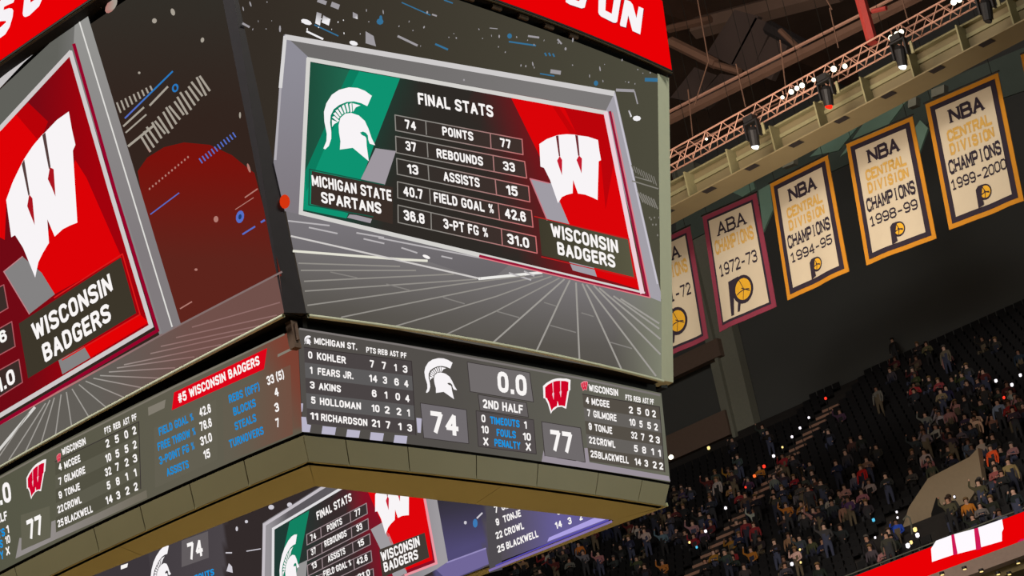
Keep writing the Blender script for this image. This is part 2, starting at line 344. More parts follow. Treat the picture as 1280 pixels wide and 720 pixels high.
# frame of the statistics board
graphic(RM, [[(355,43),(769,114.5),(757,139),(385,71)]], lambda x, y: mixc((108,105,104), (122,119,118), (x-400)/300), 4, 'frame_top', rm)
graphic(RM, [[(355,43),(385,71),(376,268),(356,264),(341.8,203)]], lambda x, y: mixc((142,140,150), (126,120,126), (y-80)/180), 4, 'frame_side', rm)
graphic(RM, [[(769,114.5),(757,139),(811,371),(826,377),(826,366)]], (162,158,166), 4, 'frame_side', rm)
strokes(RM, [[(356,46),(768,117)]], 6.5, (206,203,203), 5, 'frame_highlight', rm)
strokes(RM, [[(356.5,45),(350.5,110)]], 4.5, (214,212,212), 5, 'frame_highlight', rm); strokes(RM, [[(350.5,110),(344,200)]], 3, (176,172,178), 5, 'frame_highlight', rm)
strokes(RM, [[(768,118),(822,355)]], 2.2, (196,192,202), 5, 'frame_highlight', rm)
def cell_bg(x, y):
    if x < 600: return mixc((28,66,54), (46,42,38), (x-455-(y-150)*-.3)/60)
    return mixc((46,42,38), (122,20,26), (x-590-(y-120)*.28)/70)
graphic(RM, [[(385,71),(757,138),(808,371),(376,267)]], cell_bg, 5, 'board_ground', rm)
graphic(RM, [[(388,78),(438,88),(427,109),(405,164),(386,204),(381,215)]], lambda x, y: mixc((30,78,60),(34,104,80),(x-390)/50), 6, 'green_ground', rm)
GR = (14,146,112)
graphic(RM, [[(437,87),(500,98),(468,180),(462,197),(433,273),(379,262),(381,215),(404,164),(427,109)]], GR, 7, 'green_shard', rm)
graphic(RM, [[(437,87),(449,89),(437,113),(399,201),(383,240),(381,215),(404,164),(427,109)]], (12,124,94), 8, 'green_fold', rm)
for q in ([(469.4,185.2),(495,188.8),(481,231),(451,224)],[(437,268),(466,271),(463,279),(434,272)]): graphic(RM, [q], (158,151,158), 8, 'grey_shard', rm)
emblem(RM, 'H', [(404.2,185.5),(464.9,119.8),(461,201.5)], 9, rm, label='white warrior helmet emblem')
graphic(RM, [[(389.8,213.8),(491,234),(491,280),(388.5,255)]], (58,46,40), 9, 'name_plate', rm)
strokes(RM, [[(480,231),(387,211.5),(386,256),(466,271)]], 1.5, (24,84,68), 10, 'name_plate_outline', rm)
text(RM, 'MICHIGAN STATE', 390.2, 232, 489.8, 251.7, 14, layer=11, parent=rm)
text(RM, 'SPARTANS', 402, 253.4, 477, 267.6, 14, layer=11, parent=rm)
# red half
graphic(RM, [[(639,122.5),(757,143),(803,363),(746,346),(712,281),(672,190)]], (218,4,8), 6, 'red_ground', rm)
graphic(RM, [[(705,134),(756,143),(768,199),(757,262),(751,200),(722,170)]], (186,4,10), 7, 'red_fold', rm)
graphic(RM, [[(690,132),(698,133),(724,172),(716,172)]], (196,4,8), 7, 'red_fold', rm)
for q in ([(662.5,223.3),(690,229.5),(712,281),(684,277)],[(710.5,325),(742,333),(746,346),(716,338)]): graphic(RM, [q], (160,156,164), 7, 'grey_shard', rm)
strokes(RM, [[(686,229),(662.5,223.3),(684,275)]], 1.4, (200,120,130), 8, 'grey_shard_outline', rm)
emblem(RM, 'W', [(674.2,180),(747.5,175),(747,250),(697.5,254)], 8, rm, slot=(110,40,46), gem=(196,28,46), label='white curved letter W emblem')
graphic(RM, [[(673,272),(785,299.4),(792.7,346.6),(677.1,319)]], lambda x, y: mixc((62,58,44),(88,86,66),(x-680)/110), 8, 'name_plate', rm)
strokes(RM, [[(668,270.5),(786,298.5),(794.5,348.5),(677,321)]], 1.2, (190,30,30), 9, 'name_plate_outline', rm)
text(RM, 'WISCONSIN', 689.8, 296.2, 773.4, 317.2, 17, layer=11, parent=rm)
text(RM, 'BADGERS', 697.5, 318.2, 769.7, 335.2, 16.5, layer=11, parent=rm)
# inner white line of the board frame
strokes(RM, [[(804,367),(376,266),(385.5,74),(757,141)]], 5.2, (212,210,206), 8, 'frame_line', rm)
strokes(RM, [[(757,140),(803,367)]], 5.5, (236,206,214), 9, 'frame_line', rm)
strokes(RM, [[(762.5,140),(810,370),(600,320)]], 3.2, (150,22,54), 9, 'frame_line', rm)
strokes(RM, [[(765.5,141),(812.5,372),(600,322)]], 1.3, (226,120,130), 10, 'frame_line', rm)
ROWS = [((493.7,143.7),(652.5,174.2),(653.8,193.3),(494.7,163),(532.2,151.3),(533,168.5),(612.8,166.6),(613.8,185.4)),
 ((494.5,170.3),(655.8,202),(658.4,222.6),(495.3,190.8),(533.8,177.9),(535,196.6),(616.3,194.2),(617.7,214)),
 ((495.8,198),(660.6,232.9),(662.4,252.4),(496.6,217.7),(535,206.3),(536.3,225.4),(619,224.2),(620.7,243.3)),
 ((496.8,227.1),(664.2,263.2),(666.3,284),(497.2,247.3),(537,235.8),(538,256),(622.6,254.2),(624.5,274.5)),
 ((497.5,256.3),(669.6,295.7),(671.4,316.5),(497.7,278),(538.7,265.8),(539.2,287.2),(626.6,285.8),(628,306.5))]
TX = [(('74',506.7,160.6,520.3,163.2,11.5),('POINTS',553.3,169,592,176.3,11.2),('77',625.8,183.3,639.2,186,11)),
 (('37',507.5,187.7,520.8,190.3,12),('REBOUNDS',546.3,196.9,604.2,207.6,11.5),('33',629.5,212.6,644.2,215.4,11.5)),
 (('13',509.8,216.6,523.3,219,12.3),('ASSISTS',554.9,225.8,600,234.6,12),('15',633.5,243,647.6,245.8,12.5)),
 (('40.7',504.4,244.6,529.1,249.4,12.5),('FIELD GOAL %',542.8,252,618.1,267.6,12.2),('42.6',631.3,272.4,657.9,277.8,12.8)),
 (('36.8',505.3,274.8,531.1,280.4,13),('3-PT FG %',554.9,285.2,610.9,297.4,12.5),('31.0',634.9,304.3,662,310.6,13))]
for r, tx in zip(ROWS, TX):
    c = graphic(RM, [list(r[:4])], lambda x, y: mixc((50,46,42),(62,48,44),(x-500)/150), 9, 'stat_row', rm)
    oc = lambda x, y: mixc((140,136,130),(206,112,112),(x-560)/110)
    strokes(RM, [[r[0],r[1],r[2],r[3],r[0]],[r[4],r[5]],[r[6],r[7]]], 1.3, oc, 10, 'stat_row_outline', rm)
    for t in tx: text(RM, *t, layer=11, parent=rm)
text(RM, 'FINAL STATS', 523, 130.2, 617, 146.8, 14.8, layer=11, parent=rm)
# floating specks of the picture
wf = []; bf = []
for x, y, a, b, an in ((383,27.5,9,4,.35),(442,54,7,3.6,.3),(796,148,6.5,4.2,0),(716,50,1.6,4,.1),(707,61,2.2,2.8,0),(624,45.5,1.6,3,0),(666,80,1.4,4.2,-.2),(750,86,1.4,4.5,-.15),(737,95,1,3,0),(534,15.5,2,2.4,0),(479,15,1.2,4,-.1),(458,13,1,2.6,0),(530,34,1.6,2.4,.4),(313,5,1.6,5,-.3),(304,11,1.2,4,-.2),(350,36,2,6,0),(580,100,2,2,0),(813,68,2,1.4,0)):
    wf.append(blob(x, y, a*(.8 if a > 3 else .62), b*(.8 if a > 3 else .72), an, 8))
rs = random.Random(3)
for i in range(46):
    x = rs.uniform(300, 815); y = rs.uniform(2, 42)+max(0, x-400)*.17; wf.append(blob(x, y, rs.uniform(.4, .9), rs.uniform(.6, 1.7), rs.uniform(-.4, .4), 6))
for x0, y0, x1, y1, w_ in ((497,45,522,57,2.8),(303,29,312,34,2.6),(383,39,404,49,2.4),(397,0,408,4,5),(770,112.5,793,113.5,3.6),(793,114,797,130,1.6),(786,138,789,146,2),(540,18,546,20,2),(612,35,622,36,1),(660,45,674,47,2.4),(697,49,702,55,2.2),(688,89,701,91,5)): wf += stroke([(x0,y0),(x1,y1)], w_)
wf += [[(396,15),(402,17),(400,32),(394,29)],[(404,19),(413,24),(411,32),(402,28)],[(457,39),(467,45),(470,58),(457,54)],[(415,2),(425,6),(423,12),(413,8)],[(441,15),(447,18),(447,24),(441,22)]]
for i in range(10): wf += stroke([(789+i*3.1, 206+i*1.6),(792+i*3.2, 214+i*2.0)], 1.0)
for i in range(7): wf += stroke([(797+i*3.3, 239+i*1.6),(804+i*3.0, 253+i*1.4)], 1.5)
wf += stroke([(790,226),(823,236)], 1.6)+stroke([(794,221),(815,227)], 1.4)
for i in range(7): wf.append(blob(812+i*2, 272+i*2.2*(i % 3), 1, 1.4, 0, 6))
graphic(RM, wf, lambda x, y: (128,124,116) if x > 780 and y > 190 else (240,238,240) if 370 < x < 450 and y > 22 and y < 60 or (x > 788 and y > 140) else (158,154,158), 6, 'light_specks', rm, True, kind='stuff')
for x, y, a, b in ((475,27,4.4,4),(637,45,3,3.4),(745,104,2.8,3.4),(476,23,2,4)): bf.append(blob(x, y, a, b, 0, 8))
for x0, y0, x1, y1, w_ in ((393,31,423,45,1.6),(502,3,538,19,1.4),(544,55,560,62,2.4),(806,99.5,822,100,4.6),(636,52,670,57,2),(681,66,683,70,2),(686,66,688,70,2),(691,67,693,71,2),(675,92,693,95,1.6),(555,0,566,4,1.6)): bf += stroke([(x0,y0),(x1,y1)], w_)
graphic(RM, bf, (54,112,150), 6, 'blue_specks', rm, True, kind='stuff')
graphic(RM, [blob(356,252,6.5,9)], (212,52,14), 6, 'orange_ball_graphic', rm, True)

# ================================================================== left main display
lm = face_slab(LM, 'main_display', 1.96, 8.56, M_HOUSE, n=36, label='left-hand long main display with the white letter W on red')
picture(LM, 1.965, 8.555, lambda x, y: mixc((50,46,40),(50,36,30),(y)/150), lm)
RB = lambda x, y: mixc((120,18,12),(94,36,28),(y-200)/120)
graphic(LM, [[(172,214),(184,197),(205,184),(230,178),(262,181),(290,194),(312,212),(318,216),(352,345),(340,347),(210,412),(176,240)]], RB, 1, 'red_circle_tint', lm)  # the picture's red circle, with a reddish reflection painted in below it
graphic(LM, [[(349,340),(219,410),(44,507),(0,531),(-60,566),(-60,621),(0,584),(220,463),(355,391)]], lambda x, y: mixc((98,94,88),(112,80,74),(x-130)/120), 1, 'court_graphic', lm)
strokes(LM, [[(352,340),(219,409),(0,530)]], 2.4, lambda x, y: mixc((190,120,120),(130,110,108),(x-60)/140), 4, 'court_edge', lm)
strokes(LM, [[(43,509.7),(0,561),(-12,575)]], 3.4, (214,212,208), 3, 'court_line', lm)
strokes(LM, [[(57,504),(11,575)],[(62.5,500),(32,564)],[(68,497),(51.4,554)],[(76.4,493),(69.4,543)],[(83,490),(89.4,532)],[(90,486),(111,521)],[(98.6,480.6),(133.3,509.7)],[(107,476.4),(155.6,497)],[(116.7,472.8),(177.8,484.7)],[(125,469.4),(201.4,472.8)],[(136,465),(219,459.7)],[(146,460),(243,446)],[(155,456),(277,430.5)],[(188,442),(315,414)],[(201,433),(332,405.5)],[(220,422),(346,394)],[(240,409),(350,378)],[(36,516),(-2,572)]], 1.5, lambda x, y: mixc((158,154,148),(142,108,104),(x-130)/100), 3, 'plank_line', lm)
# frame
graphic(LM, [[(-40,150),(0,112),(60,56),(94,18),(106,6),(108,14),(226,405),(213,413),(200,421),(88,62),(0,160),(-40,205)]], lambda x, y: mixc((96,96,90),(134,132,132),(x-70)/50), 3, 'frame', lm)
graphic(LM, [[(-20,118),(0,98),(64,48),(30,78),(0,110),(-20,130)]], (198,194,194), 4, 'frame_highlight', lm)
graphic(LM, [[(94,18),(106,6),(108,14),(226,405),(203,418),(92,56)]], lambda x, y: mixc((150,150,146),(128,122,124),(y)/300), 4, 'frame_side', lm)
strokes(LM, [[(97,20),(164,240),(215,408)]], 1.8, (222,220,216), 5, 'frame_highlight', lm)
graphic(LM, [[(-40,205),(0,164),(88,67),(137,240),(188,407),(0,518),(-40,542)]], lambda x, y: mixc((112,10,20),(160,2,12),(x-30)/80), 5, 'board_ground', lm)
graphic(LM, [[(-30,190),(0,163),(20,143),(50,178),(32,200),(8,250),(6,300),(-30,280)]], (222,2,6), 6, 'red_shard', lm)
graphic(LM, [[(20,143),(35,128),(60,152),(50,178)]], (184,2,8), 6, 'red_fold', lm)
graphic(LM, [[(94,200),(108,222),(152,322),(150,322),(68,368),(44,330),(60,290)]], (220,2,6), 6, 'red_shard', lm)
for q in ([(4.7,339.5),(28,320.6),(52,341),(68.5,367.8),(36.6,392.6)],[(73,450.5),(105,433),(113,447),(78,468)]): graphic(LM, [q], (132,130,130), 7, 'grey_shard', lm)
strokes(LM, [[(28,320.6),(4.7,339.5),(36.6,392.6)]], 1.3, (190,130,135), 8, 'grey_shard_outline', lm)
graphic(LM, [[(105,432.8),(174.7,392.6),(186,403),(113.3,447)]], (226,2,4), 7, 'red_shard', lm)
emblem(LM, 'W', [(7.7,250),(86,139.3),(96.7,278.3),(44,347)], 8, lm, slot=(84,62,60), gem=(170,20,30), label='tall white curved letter W emblem')
graphic(LM, [[(23.6,404.4),(151,321.8),(170.4,391.4),(35,473)]], (60,54,42), 9, 'name_plate', lm)
strokes(LM, [[(68,372),(153,317.5),(175,393),(78,450)]], 1.6, (214,28,26), 10, 'name_plate_outline', lm)
text(LM, 'WISCONSIN', 43.7, 427.5, 141.6, 363.5, 22, layer=11, parent=lm)
text(LM, 'BADGERS', 56.5, 453.5, 139.8, 400, 22, layer=11, parent=lm)
for q, t in (([(-14,418),(14.6,402),(18.9,433),(-12,450)], ('.6', -3.5, 432.5, 9.5, 425, 14.5)), ([(-14,470),(23.6,449.3),(28,478),(-12,503)], ('1.0', -2, 492, 20, 477.5, 18)), ([(-14,365),(4.7,356),(10,385),(-12,398)], None)):
    graphic(LM, [q], (58,44,40), 8, 'stat_row', lm); strokes(LM, [q+[q[0]]], 1.3, (170,90,96), 9, 'stat_row_outline', lm)
    if t: text(LM, *t, layer=10, parent=lm)
strokes(LM, [[(-20,178),(0,160.5),(88,65.5),(138.5,240),(189,407.5),(0,519.4),(-30,537)]], 5.4, (206,200,200), 8, 'frame_line', lm)
strokes(LM, [[(92.5,56),(144,240),(197,413),(0,529)]], 4.2, (148,4,42), 8, 'frame_line', lm)
# streaks and bar patterns
wb = []
for i in range(17):
    x, y = 176+4.65*i, 170-4.7*i; wb += stroke([(x-(i % 3), y-(i % 4)),(x+12, y+20-(i % 5))], 2.8)
for i in range(9):
    x, y = 146+5.2*i, 128-2.6*i; wb += stroke([(x, y),(x+5-(i*.3), y+13-(i*.9))], 2.2)
wb += stroke([(160,183),(192,157)], 3)+stroke([(187,132),(210,108)], 2.6)+stroke([(154,158),(180,134)], 2.4)+stroke([(157,166),(183,143)], 2)
wb += [blob(139,7,5.5,11,.6), blob(193,26,3,3.2), blob(216,15,2.6,4.6,-.3), blob(253,50,2.2,3.2,.2), blob(174,91,1.6,1.6), blob(270,274,3,4), blob(300,144,1.2,4), blob(311,210,1.6,6,-.3), blob(178,267,2,2), blob(245,337,2,1.6), blob(125,6,1.6,4,-.3)]
wb += stroke([(306,247),(322,236)], 1.6)+stroke([(225,386),(240,377)], 1.6)+stroke([(294,262),(317,247)], 1)
for i in range(13): wb.append(blob(187+i*4, 236-i*3.3, 1.2, 1.6, 0, 6))
graphic(LM, wb, lambda x, y: (166,158,146) if y < 190 and x > 140 else (176,122,112), 3, 'light_specks', lm, True, kind='stuff')
bb = [blob(219,110,4,5.5,.3), blob(300,271,5,8,.2)]
for i in range(12): bb += stroke([(249+3.8*i, 198-2.95*i),(253+3.8*i, 204-2.95*i)], 1.7)
bb += stroke([(156,148),(216,89)], 2)+stroke([(303,293),(319,283)], 2)+stroke([(188,268),(224,241)], 1.4)+stroke([(326,278),(331,275)], 2.4)
graphic(LM, bb, lambda x, y: (40,120,190) if y < 130 else (84,110,196), 3, 'blue_specks', lm, True, kind='stuff')
graphic(LM, [blob(219,110,2,3)], (50,38,32), 4, 'blue_ring_hole', lm, True)
graphic(LM, [blob(300,271,2,3.4,.2)], (28,60,110), 4, 'blue_ring_hole', lm, True)

# ================================================================== right ribbon
rr = face_slab(RR, 'ribbon_display', 0.0, 1.734, M_HOUSE, label='right-hand lower statistics band')
picture(RR, .004, 1.73, lambda x, y: mixc((82,78,74),(104,104,90),(x-560)/270), rr)
def ip(q, u, v):
    a = [q[0][i]+(q[1][i]-q[0][i])*u for i in (0, 1)]; b = [q[3][i]+(q[2][i]-q[3][i])*u for i in (0, 1)]
    return (a[0]+(b[0]-a[0])*v, a[1]+(b[1]-a[1])*v)
def bands(surf, q, parent, cols):
    for i in range(5):
        graphic(surf, [[ip(q,0,i/5), ip(q,1,i/5), ip(q,1,(i+1)/5), ip(q,0,(i+1)/5)]], cols[i % 2], 1, 'roster_row', parent)
    strokes(surf, [[ip(q,0,0),ip(q,1,0),ip(q,1,1)]], 1, (56,50,50), 2, 'roster_outline', parent)
strokes(RR, [[(375,411),(500,431),(620,453.5),(725,473),(824.5,494)]], 2.4, (122,116,114), 1, 'edge_line', rr)
bands(RR, [(380,434),(514.4,451.6),(520,543.8),(384.4,529.4)], rr, ((74,68,68),(92,90,90)))
emblem(RR, 'H', [(380.5,430),(388.5,420.5),(388,431.5)], 1, rr)
text(RR, 'MICHIGAN ST.', 392.9, 429.8, 446.4, 437.6, 8.2, parent=rr)
def table(surf, parent, rows, h, col=WH):
    for t in rows: text(surf, t[0], *t[1:5], t[5] if len(t) > 5 else h, col, parent=parent)
table(RR, rr, [('PTS',457.9,440.5,470,442.4),('REB',472.4,442.7,484.6,444.4),('AST',487.4,444.7,498.4,446.3),('PF',501,447,508.3,448)], 7)
def nums(surf, parent, rows, xs, h):
    for vals, pts in zip(rows, xs):
        for v, (a, b, y) in zip(vals, pts):
            k = .14 if surf is RR else -.42
            text(surf, v, a, y-(b-a)*k*.5, b, y+(b-a)*k*.5, h, parent=parent)
table(RR, rr, [('0',385.3,447.8,390.6,448.6),('KOHLER',396.3,449.3,432.3,454.9),('1',387.4,466.7,390.6,467.3),('FEARS JR.',397.2,468.4,441.8,474.2),('3',387.6,485.3,393.4,486.1),('AKINS',398.7,487,426.2,490.7),('5',389,504.3,394.5,505.1),('HOLLOMAN',400,505.9,451.3,512.3),('11',388,523.8,397.9,525.2),('RICHARDSON',401.4,525.8,459.3,533)], 9)
nums(RR, rr, [('7','7','1','3'),('14','3','6','4'),('6','1','0','4'),('10','2','2','1'),('21','7','1','3')],
 [[(462.5,467.8,459.4),(477.4,482.8,461.4),(493,496,463.8),(503.7,509.4,466)],[(461.7,471.6,477.6),(478.8,484,479.8),(493,498.8,482),(505.2,510.6,484)],[(465,470.9,496.4),(480.8,484.3,498.2),(494.5,500.2,500.4),(506.5,512,502.5)],[(464.7,474.6,515),(481,487.2,517),(495.8,501.7,519),(509,512.3,520.4)],[(464.9,475,533.8),(482.3,488.2,535.6),(498,502,537.5),(509.3,515.2,539.4)]], 9.2)
sq = [[(37,228),(70,230),(78,280),(105,285),(95,335),(42,332)],[(185,292),(280,302),(270,355),(177,347)],[(357,315),(447,325),(437,375),(348,368)],[(520,335),(612,343),(602,397),(513,388)],[(687,355),(775,362),(768,415),(678,408)],[(837,235),(875,240),(868,340),(845,338)],[(35,135),(50,135),(45,190),(38,195)]]
for q in sq: graphic(RR, [[(370+x/5.565, 480+y/5.565) for x, y in q]], (184,180,200), 4, 'light_block', rr, True)
def boxg(surf, q, col, parent, name='score_box', oc=(60,54,54)):
    graphic(surf, [q], col, 3, name, parent); strokes(surf, [q+[q[0]]], .9, oc, 4, name+'_outline', parent)
boxg(RR, [(525.4,503.7),(583,512.3),(586,554.6),(529.6,547.4)], (112,107,110), rr)
text(RR, '74', 539, 540.4, 573.4, 545.2, 27, parent=rr, bold=.04)
boxg(RR, [(584,452.5),(662,465.8),(666.9,502.5),(587.7,489.4)], (112,107,107), rr, 'clock_box')
text(RR, '0.0', 622.5, 489.6, 659, 495.6, 26, parent=rr, bold=.04)
boxg(RR, [(597.5,493),(658,503.3),(660.6,521.7),(600,513)], (100,95,95), rr, 'period_box')
text(RR, '2ND HALF', 603.8, 509.8, 654, 517.4, 11, parent=rr)
boxg(RR, [(595,513.3),(666.9,524.8),(670.4,567.5),(598,558)], (84,78,78), rr, 'team_box')
BL = (10,150,228)
table(RR, rr, [('0',601.9,527.4,607,528.2),('1',655.4,535.4,658.6,536),('10',602,541,611,542.2),('10',654,549.8,663.8,551.2),('X',604.4,556.2,610.6,557),('X',657.5,562.9,663.8,563.7)], 9.5)
for t in [('TIMEOUTS',613,529.6,649.6,534.6),('FOULS',621,545,645,548.2),('PENALTY',618.3,557.6,650.6,562)]: text(RR, *t, 9.3, BL, parent=rr)
emblem(RR, 'H', [(532.4,490.5),(565.7,453.4),(567.6,499)], 3, rr, label='white warrior helmet emblem beside the clock')
emblem(RR, 'W', [(681.4,484.3),(710.6,477.5),(706.3,508),(689.5,513.5)], 2, rr, col=(206,4,38), slot=(238,200,210), gem=(238,200,210), out=(246,240,240), label='red letter W emblem with a white edge')
boxg(RR, [(677,527),(725.7,534.9),(731.6,577.7),(681,569.9)], (110,105,106), rr)
text(RR, '77', 689, 562.9, 716.4, 566.8, 26, parent=rr, bold=.04)
graphic(RR, [[(679.4,563),(681.4,569.9),(732,577.7),(730.4,560),(734.5,560),(736.8,577.7),(836,595.2),(838,601.5),(757,589),(677,577)]], (152,143,152), 4, 'pale_band', rr)
bands(RR, [(728,492.5),(824.3,508.6),(831,590),(735.8,576)], rr, ((84,78,70),(100,96,92)))
emblem(RR, 'W', [(726.5,480),(734,478),(733,487),(729,488)], 3, rr, col=(214,40,66), slot=(240,200,210), gem=(240,200,210), out=(240,150,160))
text(RR, 'WISCONSIN', 736.2, 489, 772.8, 495.4, 8.8, parent=rr)
table(RR, rr, [('PTS',782,499.9,790,501.3),('REB',792.2,501.8,801,503.4),('AST',803.3,503.6,811,505),('PF',812.7,505.2,817.5,506.1)], 7)
table(RR, rr, [('4',732.3,504.4,736.4,505),('MCGEE',739.7,506,762,509.9),('7',734.3,520.1,738,520.8),('GILMORE',742,521.6,770.8,527),('9',736,537,740,537.8),('TONJE',743.6,538.6,765.4,542.8),('22',736.4,554,744.6,555.4),('CROWL',746,555.7,769.3,560.2),('25',738.4,571.4,747,572.8),('BLACKWELL',748,573.2,786,579.8)], 8.8)
nums(RR, rr, [('2','5','0','2'),('10','5','5','2'),('32','7','2','3'),('5','8','1','1'),('14','3','2','2')],
 [[(786.4,791.3,516.8),(796.7,801.4,518.2),(807,811.7,520),(815.4,820,521.6)],[(787,794.6,532.2),(799.6,803.5,534.5),(809.4,814,536.4),(818,822.4,538.2)],[(789.3,796.7,548.6),(801.6,805.9,550.6),(811.7,816.6,552.5),(820,825,554.4)],[(792.8,797.5,565),(803,807.8,567),(814.4,817.6,568.8),(823,826.2,570.6)],[(793.8,801.6,581.6),(805.9,810.3,583.5),(816.2,821,585.4),(824.3,829.2,587)]], 8.8)

# ================================================================== left ribbon
lr = face_slab(LR, 'ribbon_display', 0.0, 1.734, M_HOUSE, n=40, label='left-hand lower statistics band')
picture(LR, .004, 1.73, lambda x, y: mixc(mixc((86,86,70),(96,92,78),x/240), (122,64,50), (x-300-(y-440)*.5)/55 if y < 540 else 0), lr)
strokes(LR, [[(-20,606),(0,597),(64,562),(220,482.5),(355,418)]], 2.2, (122,116,104), 1, 'edge_line', lr)
emblem(LR, 'W', [(34.6,598.3),(55.4,578.5),(50.4,611.7),(39.5,621)], 2, lr, col=(204,4,44), slot=(238,196,206), gem=(238,196,206), out=(246,240,240), label='narrow red letter W emblem with a white edge')
graphic(LR, [[(26,644),(62,632.5),(63,671),(27,688)]], (98,96,80), 3, 'score_box', lr)
text(LR, '77', 36, 675, 54.4, 666.5, 24, parent=lr, bold=.04)
text(LR, '.0', .5, 631.5, 15, 626.5, 25, parent=lr, bold=.04); text(LR, 'ALF', -4, 655, 9.5, 649.5, 11, parent=lr)
table(LR, lr, [('1',8.8,667,11.6,665.8),('10',7.4,680.6,13.2,678),('X',8.2,694.6,12.6,692.6)], 10)
for q in (('TS',-2,673.5,6.5,669.5),('LS',-3,687,4,684),('TY',-3,702,5,698)): text(LR, *q, 10, BL, parent=lr)
graphic(LR, [[(19.4,698.2),(24.3,672.4),(26.8,672.4),(26.6,688),(63.2,671.8),(64.2,652),(69.4,650),(70,665.6),(120,642.5),(183,612.5),(184,622.3),(120,652),(69,674.5)]], lambda x, y: mixc((146,140,138),(112,106,92),(x-60)/120), 3, 'pale_band', lr)
bands(LR, [(69,577),(173.5,527),(176,611),(70.5,664)], lr, ((82,80,66),(92,90,76)))
text(LR, 'WISCONSIN', 78, 569.9, 107.5, 555.4, 8.8, parent=lr)
emblem(LR, 'W', [(71,571),(75.5,567.5),(75,576),(72.5,578)], 3, lr, col=(214,40,66), slot=(240,200,210), gem=(240,200,210), out=(236,140,150))
table(LR, lr, [('PTS',131.2,543,139,539.4),('REB',142.3,538,151,534),('AST',154.5,532.4,162.4,528.8),('PF',165.5,527,171.3,524.4)], 8)
table(LR, lr, [('4',73.7,589,77.7,587.2),('MCGEE',81,586.3,100.9,577),('7',74,606.6,77.7,605),('GILMORE',81,603.5,107,591.4),('9',74,624,78,622.2),('TONJE',81.6,620.8,100.4,612.2),('22',72.7,642,79.8,638.8),('CROWL',81,638.2,102.2,628.5),('25',72.7,659.6,80,656.4),('BLACKWELL',81.6,655.7,116.2,640)], 9)
nums(LR, lr, [('2','5','0','2'),('10','5','5','2'),('32','7','2','3'),('5','8','1','1'),('14','3','2','2')],
 [[(133,137.3,559.2),(144.4,149.2,553.6),(156.3,160.8,548),(166.3,170.8,543)],[(132.6,139.7,577),(145.2,149.7,571.8),(156.6,161,566),(166.9,171.3,560.8)],[(132,139.7,594.4),(145.2,149.7,588.4),(156.8,161.3,583),(167,172,577.8)],[(134.4,138.6,611.6),(145.8,150.2,606.4),(157.6,160.6,600.6),(168.2,171.2,595.6)],[(133,141.3,629.2),(146.3,150.8,624),(157.6,162.4,618.4),(168.2,172.7,613.4)]], 10)
graphic(LR, [[(217.5,490.6),(334,435),(330,461.4),(214.7,512.8)]], (222,4,24), 3, 'red_banner', lr)
text(LR, '#5 WISCONSIN BADGERS', 223.6, 504.4, 325, 455.6, 11.5, parent=lr)
for q in ([(185,509.4),(207,499.4),(205.6,510),(185.6,519.7)],[(347,443),(372,431),(372,434),(347,446.5)]): graphic(LR, [q], (130,124,112), 3, 'light_block', lr)
graphic(LR, [[(192.5,535),(270,499),(272,574),(194,610)]], (98,94,80), 2, 'stat_panel', lr)
graphic(LR, [[(278.6,493),(363,456),(366,543),(280,579)]], lambda x, y: mixc((98,92,78),(112,80,66),(x-300)/60), 2, 'stat_panel', lr)
for t in [('FIELD GOAL %',199.4,544.9,242.5,525.3),('FREE THROW %',198,563.8,245.3,543.3),('3-POINT FG %',200,581.2,243.9,561.4),('ASSISTS',209.2,595.6,236.4,584.6),('REBS (OFF)',287,504.2,325,487.8),('BLOCKS',292.5,520,320.3,508),('STEALS',294.4,538.2,320.8,526.7),('TURNOVERS',287.5,560.4,330,542.5)]: text(LR, *t, 10, (14,140,212), parent=lr)
for t in [('42.6',250,521.4,264.2,515.2),('78.6',250.8,539.2,265.3,532.8),('31.0',251.4,557.6,265.6,551.2),('15',255.6,574.6,263.3,571.2),('33 (5)',334.7,481.9,355.6,472.8),('4',343.9,496.6,348.9,494.6),('3',344.4,515.8,349.4,513.6),('7',345.8,534.8,350,532.8)]: text(LR, *t, 11, parent=lr)

# ================================================================== inner display seen through the open underside
dn = face_slab(IN, 'inner_display', -.47, 5.0, M_HOUSE, d=0, n=4, label='inner display seen from below through the open underside')
def inbg_with_glare(x, y):  # the purple is reflected glare, painted into the glowing picture
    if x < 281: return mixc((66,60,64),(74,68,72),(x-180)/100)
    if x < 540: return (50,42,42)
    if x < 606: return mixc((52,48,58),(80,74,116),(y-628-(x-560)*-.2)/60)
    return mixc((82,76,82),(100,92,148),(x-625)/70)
picture(IN, -.45, 4.99, inbg_with_glare, dn, n=120, m=20)
graphic(IN, [[(606,612),(620,612),(628,712),(612,716)]], (78,74,78), 1, 'panel_edge', dn)
graphic(IN, [[(545,712),(558.3,703.3),(607.5,686),(611,705),(560,726)]], (112,102,152), 1, 'court_graphic', dn)
strokes(IN, [[(558.3,703.3),(607.5,685.3)]], 1.8, (150,140,190), 2, 'court_edge', dn)
graphic(IN, [[(684,677.2),(686.3,671.9),(742.9,647.4),(757,649.4)]], (172,160,226), 4, 'light_block', dn)
strokes(IN, [[(620,707),(690,678),(760,650.5)]], 1.8, (82,72,170), 3, 'edge_line', dn); strokes(IN, [[(612,713),(690,682),(764,652)]], 3, (128,110,170), 2, 'edge_line', dn)
emblem(IN, 'H', [(189,748),(211,682),(211,733)], 3, dn, label='white warrior helmet emblem beside the score')
graphic(IN, [[(227,676),(260,664),(261,697),(227,709)]], (98,92,94), 3, 'score_box', dn)
text(IN, '74', 236.5, 700.5, 254.3, 694, 21, parent=dn, bold=.04)
text(IN, 'TIMEOUTS', 231, 732, 268, 718.5, 8, BL, parent=dn)
